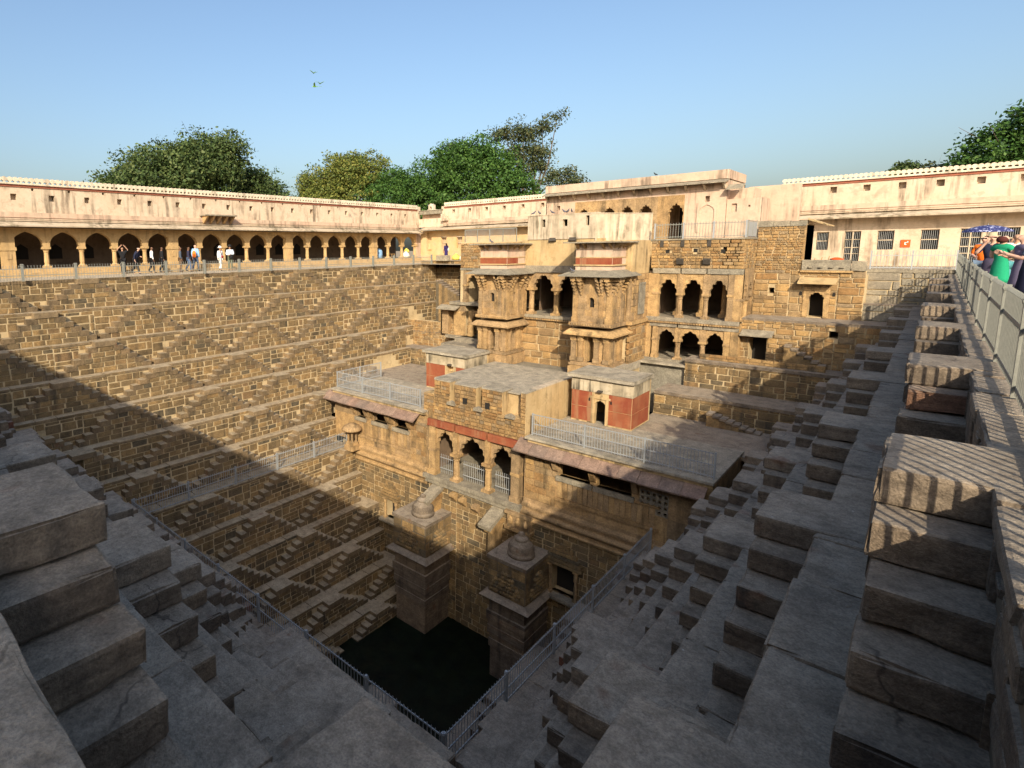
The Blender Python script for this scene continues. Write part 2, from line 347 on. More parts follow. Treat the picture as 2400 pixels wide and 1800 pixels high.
def side(root, fr, N, Z, rng, cen, per, lw, tr, w, near, rimback, stones, wallmat='wall', levels=12, sm='step', lm='slab', corem='rubble'):
    P = Pieces(); core = MB(fr); nr = 6
    for k in range(levels):
        s0, s1 = rng(k); s0b, s1b = rng(k+1); n0 = N[k]; n1 = N[k+1]; zt = Z[k]; zb = Z[k+1]; r = (zt-zb)/nr; lo = min(s0, s0b); hi = max(s1, s1b)
        # ledge slabs below this riser (level k+1) and the rim slabs for k = 0
        def slabs(a, b, m0, m1, z, th):
            u = a
            while u < b-.05:
                L = random.uniform(.9, 1.9)
                if u+L > b-.5: L = b-u
                P.put('ledge_slab', fr, u+.006, u+L-.006, m0, m1+random.uniform(-.015, .02), z-th, z+random.uniform(-.012, .008), lm, 'top'); u += L
        if k == 0: slabs(s0, s1, -rimback, .012, zt, .15)
        slabs(s0b, s1b, n0-.04, n1+.012, zb, .13)
        core.box(s0, s1, n0-1.2, n0-.018, zb-.05, zt-.06)
        core.box(s0b, s1b, n0-.3, n1-.05, zb-.6, zb-.09)
        # pyramids: two flights meeting at a landing
        c0 = cen(k); c = c0-per*math.ceil((c0-lo)/per)
        spans = []
        while c < hi+per:
            hw = [lw/2+(nr-1-q)*tr for q in range(nr)]
            if s0-.3 < c < s1+.3:
                for q in range(nr):
                    z0 = zb+q*r; z1 = z0+r; h = hw[q]; a = max(c-h, s0b); b = min(c+h, s1b)
                    if b-a < .1: continue
                    jit = lambda e: random.uniform(-e, e)
                    if q == nr-1:
                        P.put('landing', fr, max(c-h-.02, s0), min(c+h+.02, s1), n0-.42, n0+w+.03+jit(.015), z0+.004, z1+.006+jit(.006), lm, 'top')
                    else:
                        for sg in (-1, 1):
                            e0, e1 = (c-h, c-h+tr+.14) if sg < 0 else (c+h-tr-.14, c+h)
                            e0 = max(e0, s0b); e1 = min(e1, s1b)
                            if e1-e0 > .12:
                                x0 = e0+(jit(.02) if sg < 0 else 0); x1 = e1+(jit(.02) if sg > 0 else 0)
                                P.put('step', fr, x0, x1, n0-.06, n0+w+jit(.03), z0+.003, z1+jit(.012), sm, 'top')
                        i0 = max(c-h+tr+.15, s0b); i1 = min(c+h-tr-.15, s1b)
                        if i1-i0 > .1:
                            core.box(i0, i1, n0-.05, n0+w-.028, z0, z1-.01)
                            u = i0
                            while u < i1-.01 and stones:
                                L = random.uniform(.36, .8)
                                if u+L > i1-.2: L = i1-u
                                P.put('stone', fr, u+.016, u+L-.016, n0+w-.16, n0+w-.018+random.uniform(0, .026), z0+.014, z1-.014, wallmat); u += L
                spans.append((c, hw))
            c += per
        # masonry of the riser between the flights, course by course
        if stones:
            for x, ww, z, hh in courses(s0, s1, zb, zt-.15, (.26, .5), (.38, 1.0)):
                q = max(0, min(nr-1, int((z+hh*.35-zb)/r))); x0, x1 = x, x+ww; bad = False
                for cc, hw in spans:
                    p0, p1 = cc-hw[q]+.05, cc+hw[q]-.05
                    if x1 <= p0 or x0 >= p1: continue
                    if x0 < p0: x1 = p0
                    elif x1 > p1: x0 = p1
                    else: bad = True
                if bad or x1-x0 < .06: continue
                g = random.uniform(.02, .05); P.put('stone', fr, x0+g/2, x1-g/2, n0-.16, n0-.008+random.uniform(0, .026), z+g/2, z+hh-g/2, wallmat)
            u = s0
            while u < s1-.05:
                L = random.uniform(.6, 1.5)
                if u+L > s1-.3: L = s1-u
                P.put('stone', fr, u+.01, u+L-.01, n0-.2, n0+.0, zt-.15, zt-.012 if k else zt-.152+.13, wallmat); u += L
    ob('rubble_core', core, corem, root)
    P.flush(root, 300, near)
dA = lambda k: max(0, FD.o[1]+DN[min(k, 12)])
rA = thing('stepped_terrace', 'shaded stepped wall of stone flights running along the right beside the iron fence', 'stepped wall', (.38, 2, 0), 'stepped sides of the well')
side(rA, FA, AN, AZ, lambda k: ((.42+DN[min(k, 12)]) if k else -1., AEND[min(k, 12)]), lambda k: 5.54+2.325*k, 4.65, 1.0, .365, .53, 9e-4, 1.15, True, 'step')
rB = thing('stepped_terrace', 'sunlit stepped wall opposite, zigzag flights below the arcade', 'stepped wall', (-32.2, 10, .18), 'stepped sides of the well')
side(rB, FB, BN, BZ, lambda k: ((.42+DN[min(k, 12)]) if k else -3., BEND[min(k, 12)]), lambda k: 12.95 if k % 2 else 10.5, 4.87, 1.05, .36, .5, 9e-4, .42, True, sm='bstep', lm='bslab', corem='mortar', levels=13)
rD = thing('stepped_terrace', 'shaded stepped wall in the left foreground with large worn blocks', 'stepped wall', (-10, .42, 0), 'stepped sides of the well')
side(rD, FD, DN, AZ, lambda k: ((-32.2+BN[min(k, 12)]) if k else -33, (.38-AN[min(k, 12)]) if k else 1.5), lambda k: -3.9 if k % 2 == 0 else -5.85, 3.85, .95, .29, .68, 9e-4, 2.6, True, 'step')
# ------------------------------------------------------------------ palace materials
M['sand'] = stone_mat('ochre_sandstone', [(0, (.36, .235, .115)), (.35, (.46, .31, .15)), (.7, (.4, .275, .15)), (1, (.3, .215, .125))], stain=(.085, .062, .036), stain_amt=.8, bump=.5)
M['sandwall'] = stone_mat('palace_rubble', [(0, (.3, .175, .075)), (.25, (.4, .26, .12)), (.5, (.24, .165, .09)), (.75, (.45, .29, .125)), (1, (.28, .215, .14))], stain=(.1, .08, .05), stain_amt=.7)
M['greystone'] = stone_mat('grey_slab_stone', [(0, (.24, .225, .185)), (.5, (.33, .29, .22)), (1, (.28, .25, .2))], stain=(.12, .1, .075), stain_amt=.5)
M['mauve'] = stone_mat('mauve_eave_slab', [(0, (.27, .185, .15)), (.5, (.33, .23, .18)), (1, (.25, .19, .16))], stain=(.14, .11, .09), stain_amt=.5, streak=False)
M['roof'] = stone_mat('lime_roof', [(0, (.34, .31, .25)), (1, (.4, .36, .29))], stain=(.17, .15, .11), stain_amt=.75, streak=False, big=.9)
M['redpaint'] = plaster_mat('faded_red_paint', (.21, .045, .024), (.3, .1, .045), stain=(.3, .17, .09), stain_amt=.75, cov=.46)
M['cream'] = plaster_mat('stained_cream_plaster', (.5, .36, .19), (.42, .29, .14), stain=(.06, .048, .03), cov=.46)
M['mouldy'] = plaster_mat('mould_blackened_plaster', (.5, .42, .3), (.42, .34, .22), stain=(.045, .038, .027), cov=.4, stain_amt=.9)
M['inner'] = plaster_mat('shade_darkened_plaster', (.19, .13, .085), (.13, .09, .06), stain_amt=.6)  # plaster colour darkened to paint in the shade of galleries and arcade
M['pale'] = plaster_mat('streaked_pale_plaster', (.52, .42, .31), (.46, .37, .26), stain=(.11, .09, .055), cov=.43, stain_amt=.9)
M['pink'] = plaster_mat('pink_limewash', (.52, .355, .255), (.54, .41, .3), stain=(.13, .095, .065), cov=.47)
M['black'] = flat_mat('black_mould', (.06, .05, .04), .95, 0, .5, 8)
def arch(uc, half, zs, zt, cusp=0, n=16, point=.12):
    out = []
    N = n if not cusp else cusp*4
    for i in range(N+1):
        a = math.pi*i/N; k = 1.
        if cusp: k = 1-.11*(1-abs(math.sin(cusp*a)))
        z = math.sin(a)**.9; tip = max(0, 1-abs(a-math.pi/2)/.5)*point
        out.append((uc+half*k*math.cos(a), zs+(zt-zs)*(z*k*(1-point)+tip)))
    return out
def arch_wall(mb, u0, u1, z0, z1, uc, half, zs, zt, n0, n1, cusp=0, **k):
    mb.prism([(u0, z0), (u0, z1), (u1, z1), (u1, z0), (uc+half, z0)]+arch(uc, half, zs, zt, cusp, **k)+[(uc-half, z0)], n0, n1)
def column(mb, u, n, z0, z1, r, fr=None, seg=8):
    """square plinth, tapering shaft, ringed capital"""
    H = z1-z0
    mb.box(u-r*1.5, u+r*1.5, n-r*1.5, n+r*1.5, z0, z0+.09*H)
    mb.lathe([(r*1.35, z0+.09*H), (r*1.2, z0+.13*H), (r*.92, z0+.17*H), (r*1.05, z0+.3*H), (r*.88, z0+.74*H), (r*1.12, z0+.77*H), (r*.95, z0+.8*H), (r*1.3, z0+.88*H), (r*1.45, z0+.9*H)], u, n, seg, math.pi/seg)
    mb.box(u-r*1.5, u+r*1.5, n-r*1.5, n+r*1.5, z0+.9*H, z1)
def pt(name, m, parent, fn, fr=None, smooth=False):
    b = MB(fr); fn(b); return ob(name, b.mesh(name, smooth), m, parent)
def bars(parent, fr, u0, u1, n, z0, z1, sp=.13, r=.011, m='rail', name='bar', tip=True):
    """upright bars of a grille or fence, one mesh shared"""
    key = ('bar', r, round(z1-z0, 3), tip, m)
    if key not in UM:
        b = MB(); H = z1-z0; b.lathe([(r, 0), (r, H-.06), (r*1.7, H-.055), (0.001, H)] if tip else [(r, 0), (r, H)], 0, 0, 5); me = b.mesh(name); me.materials.append(M[m]); UM[key] = me
    k = max(1, int((u1-u0)/sp))
    for i in range(k): ob(name, UM[key], None, parent, fr.w(u0+(i+.5)*(u1-u0)/k, n, z0))
FP = Fr(0, 23.25, 1, 0, 0, -1)
# ------------------------------------------------------------------ lower palace front: wall over the water, porticoes, arched pavilion
rp = thing('arched_pavilion', 'ochre stone pavilion with three cusped arches and red band between two porticoes', 'pavilion', (-15.8, 23.25, -10.7))
P = Pieces()
nich = [(-21.95, -21.1, -14.45, -13.15), (-11.35, -10.15, -14.45, -12.95)]
pt('retaining_wall', 'mortar', rp, lambda b: (b.holes(-26.5, -5.0, -19.5, -10.8, nich, -.03, .6), b.box(-26.5, -5.0, -2, -.7, -19.5, -10.8)), FP)
masonry(P, FP, -25.2, -6.2, -19.3, -11.05, 0, 'wall', (.22, .36), (.3, .7), nich)
for a, b_, c, d in nich:
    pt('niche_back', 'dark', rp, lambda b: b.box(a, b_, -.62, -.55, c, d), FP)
    pt('niche_sill', 'greystone', rp, lambda b: b.box(a-.25, b_+.25, -.3, .42, c-.14, c), FP)
    for x in (a, b_): pt('niche_post', 'sand', rp, lambda b: (b.box(x-.1, x+.1, .0, .2, c, c+.12), b.lathe([(.08, c+.12), (.09, c+.6), (.06, c+.9), (.1, c+1.0), (.1, d-.1)], x, .1, 8), b.box(x-.12, x+.12, 0, .22, d-.12, d)), FP)
    def ped(b):
        w = (b_-a)/2+.3
        for i in range(6):
            h = w*(1-(i/6.)**1.6); z = d+i*.17
            b.box(a-.3+w-h, b_+.3-w+h, -.05, .26-.025*i, z, z+.12)
            for q in range(int(h*2/.17)):
                x = (a+b_)/2-h+.085+q*.17; b.lathe([(.05, z+.1), (.085, z+.15), (.02, z+.22)], x, .12-.01*i, 6)
    pt('carved_pediment', 'wall', rp, ped, FP)
# mouldings under the porticoes
for (x0, x1) in ((-25.3, -18.75), (-12.9, -6.4)):
    pt('base_moulding', 'sand', rp, lambda b: b.prism([(-.3, -11.15), (.12, -11.15), (.26, -11.0), (.26, -10.92), (.1, -10.85), (.1, -10.72), (.2, -10.66), (.2, -10.55), (.04, -10.45), (.04, -10.3), (-.3, -10.3)], x0, x1, 'u'), FP)
    pt('roll_moulding', 'sand', rp, lambda b: b.prism([(0.0, -11.42), (.15, -11.42), (.18, -11.34), (.1, -11.28), (.1, -11.2), (0, -11.16)], x0, x1, 'u'), FP)
# left portico
opL = [(-24.4, -23.65, -8.7, -7.75), (-22.95, -21.85, -8.7, -7.75), (-21.25, -20.2, -8.7, -7.75)]
opR = [(-11.15, -9.75, -8.75, -7.75), (-9.45, -8.0, -8.75, -7.75), (-7.7, -6.6, -9.25, -8.3)]
for side_, ops, x0, x1 in (('l', opL, -26.45, -18.75), ('r', opR, -12.9, -5.3)):
    pt('portico_wall', 'sand', rp, lambda b: (b.holes(x0, x1, -10.35, -7.3, ops, 0, .3, False), b.box(x0, x1, -3.6, -3.4, -10.4, -7.3), b.box(x0, x0+.05, -3.5, -.02, -10.4, -7.3), b.box(x1-.05, x1, -3.5, -.02, -10.4, -7.3)), FP)
    for o in ops[:3 if side_ == 'l' else 2]:
        pt('sill_slab', 'greystone', rp, lambda b: b.box(o[0]-.12, o[1]+.12, -.25, .12, o[2]-.22, o[2]), FP)
        for x in (o[0]-.16, o[1]+.16): pt('bracket', 'sand', rp, lambda b: b.prism([(0, -8.62), (.14, -8.5), (.3, -8.2), (.36, -7.98), (0, -7.9)], x-.11, x+.11, 'u'), FP)
    # carved screen: narrow upright panels in a frame
    a0, a1 = (-24.2, -19.9) if side_ == 'l' else (-11.2, -7.0)
    k = int((a1-a0)/.23)
    for i in range(k): pt('carved_panel', 'sand', rp, lambda b: b.box(a0+i*.23+.012, a0+(i+1)*.23-.012, 0.002, .035, -9.75, -8.98), FP)
    pt('panel_rail', 'sand', rp, lambda b: (b.box(a0-.1, a1+.1, .002, .08, -9.95, -9.79), b.box(a0-.1, a1+.1, .002, .07, -8.95, -8.87)), FP)
    masonry(P, FP, *((-20.0, -18.85) if side_ == 'l' else (-12.85, -11.3)), -10.3, -8.0, .02, 'sandwall', (.25, .4), (.3, .6), kind='stone', depth=.05)
    # sloping eave slabs
    e0, e1 = (-26.9, -19.25) if side_ == 'l' else (-13.15, -5.25)
    kk = 10; ww = (e1-e0)/kk
    for i in range(kk):
        dz = random.uniform(-.02, .02)
        pt('eave_slab', 'mauve', rp, lambda b: b.prism([(-.05, -7.42+dz), (.72, -7.87+dz), (.74, -7.8+dz), (-.05, -7.33+dz)], e0+i*ww+.008, e0+(i+1)*ww-.008, 'u'), FP)
    r0, r1 = (-26.5, -18.8) if side_ == 'l' else (-12.75, -5.05)
    pt('roof_edge', 'cream', rp, lambda b: b.box(r0+.1, r1-.05, -4.1, .22, -7.46, -7.3), FP)
    pt('roof_terrace', 'roof', rp, lambda b: b.box(r0, r1, -4.3, .34, -7.298, -7.2), FP)
# pierced stone window on the right
def jali(b):
    o = opR[2]; nx, nz = 5, 4; a = (o[1]-o[0])/nx; c = (o[3]-o[2])/nz
    hs = [(o[0]+i*a+a*.24, o[0]+(i+1)*a-a*.24, o[2]+j*c+c*.24, o[2]+(j+1)*c-c*.24) for i in range(nx) for j in range(nz)]
    b.holes(o[0], o[1], o[2], o[3], hs, -.02, .1, False)
pt('pierced_screen', 'greystone', rp, jali, FP)
# central three-arched front
cols = [-18.42, -16.9, -14.94, -13.34]
for i, x in enumerate(cols):
    if i in (0, 3): pt('pilaster', 'sand', rp, lambda b: (b.box(x-.22, x+.22, -.3, .1, -10.72, -7.97), b.box(x-.27, x+.27, -.32, .15, -10.72, -10.45), b.box(x-.25, x+.25, -.3, .13, -9.4, -9.25)), FP)
    else: pt('column', 'sand', rp, lambda b: (column(b, x, -.08, -10.72, -9.2, .17), b.box(x-.14, x+.14, -.24, .06, -9.2, -7.97)), FP)
for a, b_ in zip(cols, cols[1:]):
    def fa(b): arch_wall(b, a+.13, b_-.13, -9.3, -7.99, (a+b_)/2, (b_-a)/2-.16, -9.3, -8.12, -.32, -.06, 7)
    pt('cusped_arch', 'sand', rp, fa, FP)
    g = pt('grille', 'rail', rp, lambda b: (b.box(a+.2, b_-.2, -.42, -.39, -10.45, -10.41), b.box(a+.2, b_-.2, -.42, -.39, -9.85, -9.81)), FP)
    bars(g, FP, a+.2, b_-.2, -.405, -10.68, -9.62, .12, .011)
pt('pavilion_floor', 'greystone', rp, lambda b: (b.box(-18.9, -12.9, -5.5, .3, -10.95, -10.72), b.box(-18.8, -13, -3.4, .2, -11.2, -10.952)), FP)
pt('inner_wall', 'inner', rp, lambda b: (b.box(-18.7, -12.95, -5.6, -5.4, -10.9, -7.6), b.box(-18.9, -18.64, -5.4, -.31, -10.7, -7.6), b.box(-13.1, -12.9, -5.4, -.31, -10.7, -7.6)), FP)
for x0, x1 in ((-18.72, -16.95), (-16.85, -15.0), (-14.9, -12.92)): pt('red_band', 'redpaint', rp, lambda b: (b.box(x0+.01, x1-.01, -.3, .13, -7.96, -7.62), b.box(x0, x1, -.3, .16, -7.98, -7.92)), FP)
# upper block with notched parapet
blocks = [(-18.35, -17.35, -5.38), (-17.02, -15.72, -5.42), (-15.35, -14.2, -5.36), (-13.2, -12.93, -5.22)]
def body(b):
    b.box(-18.72, -12.93, -6.4, -.62, -7.6, -5.52); b.box(-18.72, -12.93, -.62, -.06, -7.6, -6.55); b.box(-19.08, -18.72, -1.2, -.06, -7.75, -6.25)
    for x0, x1, z in blocks: b.box(x0, x1, -.62, -.06, -6.55, z-.06)
    b.box(-13.2, -12.93, -3.7, -.62, -5.54, -5.28)
    b.box(-18.72, -18.4, -.62, -.06, -6.55, -6.2)
pt('parapet_block', 'cream', rp, body, FP)
pt('roof_surface', 'roof', rp, lambda b: b.box(-18.75, -13.2, -6.5, -.5, -5.518, -5.46), FP)
for x0, x1, z in blocks: pt('merlon_cap', 'roof', rp, lambda b: b.box(x0-.02, x1+.02, -.95, -.02, z-.058, z), FP)
pt('side_cap', 'pale', rp, lambda b: b.box(-13.22, -12.9, -3.7, -.96, -5.278, -5.22), FP)
hol = [(-15.95, -15.7, -6.5, -6.1), (-16.5, -16.2, -6.35, -5.95)]
masonry(P, FP, -18.72, -12.93, -7.6, -6.55, 0, 'sandwall', (.14, .22), (.2, .42), gap=.02)
masonry(P, FP, -19.08, -18.4, -7.6, -6.25, 0, 'sandwall', (.14, .22), (.2, .42), gap=.02)
for x0, x1, z in blocks: masonry(P, FP, x0, x1, -6.53, z-.06, 0, 'sandwall', (.14, .22), (.2, .42), gap=.02)
for x in (-17.18, -15.53, -13.7):
    pt('drain_spout', 'greystone', rp, lambda b: b.prism([(x-.25, -6.6), (x+.25, -6.6), (x+.22, -6.45), (x, -6.36), (x-.22, -6.45)], -.05, .14), FP)
for x in (-16.35, -15.0): pt('loophole_shade', 'dark', rp, lambda b: b.box(x-.13, x+.13, -.1, .034, -6.4, -6.08), FP)
pt('plaster_side', 'cream', rp, lambda b: b.box(-12.932, -12.9, -6.4, -.0, -7.2, -5.29), FP)
P.flush(rp)
masonry_done = None
pt('roof_side', 'wall', rp, lambda b: b.box(-5.35, -5.08, -4.2, .2, -9.6, -7.3), FP)
ps = thing('pillar_shrine', 'small mushroom-capped stone pillar shrine at the left end of the fenced ledge', 'shrine', (-24.35, 22.75, -10.71))
pt('plinth', 'sand', ps, lambda b: (b.box(-24.7, -24.0, .15, .85, -10.71, -10.4), b.box(-24.62, -24.08, .23, .77, -10.4, -10.2)), FP)
for x in (-24.52, -24.18):
    for n_ in (.33, .67): pt('pillar', 'sand', ps, lambda b: b.lathe([(.09, -10.2), (.07, -10.1), (.075, -9.6), (.1, -9.5), (.1, -9.42)], x, n_, 8), FP)
pt('cap', 'sand', ps, lambda b: b.lathe([(.62, -9.45), (.64, -9.36), (.5, -9.2), (.28, -9.08), (.1, -9.02), (.01, -9.0)], -24.35, .5, 16), FP, True)
# two stone fins with sloping cap slabs below the arches, carved corbels
for i, (x, z) in enumerate(((-18.0, -11.3), (-14.2, -11.35))):
    f = thing('canopy_slab', ['thick sloping stone slab jutting from the wall beside the sunlit shrine dome', 'thick sloping stone slab jutting from the wall below the middle arch, half in shadow'][i], 'stone slab', (x, 22.6, z-1.2))
    pt('support', 'sandwall', f, lambda b: (b.box(x-.2, x+.2, .05, .7, z-2.2, z-.55), b.box(x-.24, x+.24, .03, 1.0, z-.9, z-.55), b.box(x-.28, x+.28, .0, 1.15, z-.6, z-.42)), FP)
    pt('cap_slab', 'greystone', f, lambda b: b.prism([(-.05, z-.1), (1.35, z-.62), (1.42, z-.42), (-.05, z+.12)], x-.34, x+.34, 'u'), FP)
for x, z in ((-16.3, -11.5), (-15.5, -11.62), (-16.9, -11.4)):
    pt('corbel', 'sand', rp, lambda b: b.prism([(0, z-.45), (.12, z-.35), (.36, z-.1), (.4, z+.05), (0, z+.08)], x-.15, x+.15, 'u'), FP)
pt('carved_box', 'sand', rp, lambda b: (b.box(-13.7, -12.3, 0, .4, -11.25, -11.1), b.box(-13.6, -12.4, 0, .3, -11.9, -11.25), b.box(-13.7, -12.3, 0, .38, -12.05, -11.9), [b.lathe([(.02, -11.8), (.13, -11.7), (.15, -11.55), (.1, -11.4), (.02, -11.32)], -13.4+i*.4, .28, 8) for i in range(3)]), FP)
# water shrines standing against the wall
def shrine(x0, x1, lab):
    r = thing('water_shrine', lab, 'shrine', ((x0+x1)/2, 22, -18.7), 'domed shrines rising from the water'); n1 = 2.15; Q = Pieces()
    prof = [(0, -19.3), (0, -17.2), (.12, -17.1), (.12, -16.9), (.02, -16.8), (.06, -16.5), (.2, -16.4), (.2, -16.2), (.08, -16.1), (.16, -15.8), (.28, -15.7), (.28, -15.5), (.1, -15.35), (.1, -14.75), (.3, -14.6)]
    def base(b):
        for (e, z), (e2, z2) in zip(prof, prof[1:]):
            if z2-z > .05: b.box(x0-max(e, e2)*.55+.1, x1+max(e, e2)*.55-.1, -.1, n1+max(e, e2)*.55-.1, z, z2)
    pt('moulded_base', 'step', r, base, FP)
    pt('eave', 'slab', r, lambda b: b.add([(x0-.32, -.1, -14.55), (x1+.32, -.1, -14.55), (x1+.32, n1+.32, -14.55), (x0-.32, n1+.32, -14.55), (x0-.02, -.1, -14.35), (x1+.02, -.1, -14.35), (x1+.02, n1+.02, -14.35), (x0-.02, n1+.02, -14.35)], [(0, 1, 2, 3), (4, 5, 6, 7), (0, 1, 5, 4), (1, 2, 6, 5), (2, 3, 7, 6), (3, 0, 4, 7)]), FP)
    pt('shrine_body', 'rubble', r, lambda b: b.box(x0, x1, -.1, n1, -14.4, -12.72), FP)
    fr2 = Fr(x1, 23.25, 0, -1, 1, 0)
    masonry(Q, FP, x0, x1, -14.36, -12.75, n1+.01, 'wall', (.3, .45), (.4, .8), depth=.05)
    masonry(Q, fr2, 0, n1, -14.36, -12.75, .01, 'wall', (.3, .45), (.4, .8), depth=.05)
    def ped(b):
        c = (x0+x1)/2
        for i in range(6):
            h = .78*(1-(i/6.)**1.7)+.05
            for q in range(max(1, int(h*2/.17))): b.lathe([(.03, -14.25+i*.19), (.1, -14.18+i*.19), (.1, -14.12+i*.19), (.02, -14.05+i*.19)], c-h+.085+q*.17, n1+.05, 7)
    pt('carved_pediment', 'wall', r, ped, FP)
    def ped2(b):
        for i in range(6):
            h = .78*(1-(i/6.)**1.7)+.05
            for q in range(max(1, int(h*2/.17))): b.lathe([(.03, -14.25+i*.19), (.1, -14.18+i*.19), (.1, -14.12+i*.19), (.02, -14.05+i*.19)], x1+.05, n1/2-h+.085+q*.17, 7)
    pt('carved_pediment', 'wall', r, ped2, FP)
    pt('roof_slab', 'slab', r, lambda b: b.box(x0-.06, x1+.06, -.1, n1+.06, -12.718, -12.55), FP)
    c = (x0+x1)/2+.15
    pt('dome', 'slab', r, lambda b: b.lathe([(.62, -12.55), (.62, -12.42), (.55, -12.36), (.6, -12.2), (.52, -12.0), (.36, -11.86), (.3, -11.82), (.34, -11.74), (.24, -11.66), (.13, -11.62), (.17, -11.54), (.1, -11.46), (.01, -11.44)], c, n1*.55, 20), FP, True)
    Q.flush(r)
shrine(-19.4, -17.2, 'sunlit square stone shrine with low dome standing in the dark water on the left')
shrine(-13.4, -11.5, 'shaded square stone shrine with tall ribbed dome standing in the dark water on the right')
# ------------------------------------------------------------------ red painted kiosks on the porticoes
def kiosk(x0, x1, y0, y1, z0, z1, xd, lab, door=True):
    r = thing('painted_kiosk', lab, 'kiosk', ((x0+x1)/2, y0, z0), 'red painted roof kiosks'); fr = Fr(0, y0, 1, 0, 0, -1); frs = Fr(x1, y0, 0, 1, 1, 0)
    dz = z0+1.22 if door else z0+1.55; h = .27
    def wl(b):
        if door:
            arch_wall(b, x0, x1, z0, z1-.16, xd, h, z0+.95, dz, -.25, 0, 5)
        else: b.holes(x0, x1, z0, z1-.16, [(xd-.2, xd+.2, z0+1.25, z0+1.6)], 0, .3)
        b.box(x0, x0+.2, -(y1-y0), -.251, z0, z1-.16); b.box(x1-.2, x1, -(y1-y0), -.251, z0, z1-.16); b.box(x0, x1, -(y1-y0)-.2, -(y1-y0), z0, z1-.16)
    pt('plaster_wall', 'cream', r, wl, fr)
    zm = z0+.79; zt = z0+1.58
    for a, b_ in ((x0+.02, xd-.42), (xd+.42, x1-.015)):
        for c, d in ((z0+.08, zm-.012), (zm+.012, zt)): pt('red_panel', 'redpaint', r, lambda b: b.box(a, b_, .001, .018, c, d), fr)
    for c, d in ((z0+.08, zm-.012), (zm+.012, zt)): pt('red_panel', 'redpaint', r, lambda b: b.box(.02, y1-y0-.02, .001, .018, c, d), frs)
    if door:
        pt('door_surround', 'cream', r, lambda b: (b.box(xd-.42, xd-.28, .001, .05, z0+.02, z0+1.3), b.box(xd+.28, xd+.42, .001, .05, z0+.02, z0+1.3), b.box(xd-.5, xd+.5, .001, .06, z0+1.3, z0+1.4)), fr)
        for x in (xd-.53, xd+.53): pt('small_niche_shade', 'dark', r, lambda b: b.prism([(x-.045, z0+1.12), (x-.045, z0+1.24), (x, z0+1.3), (x+.045, z0+1.24), (x+.045, z0+1.12)], .0, .021), fr)  # dark plates on the wall, painting the shade of shallow niches
    pt('spout', 'black', r, lambda b: b.box(xd-.1, xd+.12, 0, .22, z0+1.66, z0+1.74), fr)
    pt('stained_band', 'mouldy', r, lambda b: (b.box(x0-.012, x1+.012, 0.001, .028, zt+.02, z1-.17),), fr)
    pt('stained_band', 'mouldy', r, lambda b: b.box(0, y1-y0, .001, .028, zt+.02, z1-.17), frs)
    me = rock(x1-x0+.36, y1-y0+.4, .2, x0, .06, .3); me.materials.append(M['roof'])
    ob('roof_slab', me, None, r, ((x0+x1)/2-.04, (y0+y1)/2, z1-.07))
kiosk(-12.45, -9.5, 27.0, 29.2, -7.2, -4.8, -11.0, 'red painted kiosk with arched black doorway on the right portico roof')
kiosk(-22.2, -19.1, 27.3, 29.4, -7.2, -4.8, -20.3, 'red painted kiosk half hidden behind the pavilion, small square window', False)
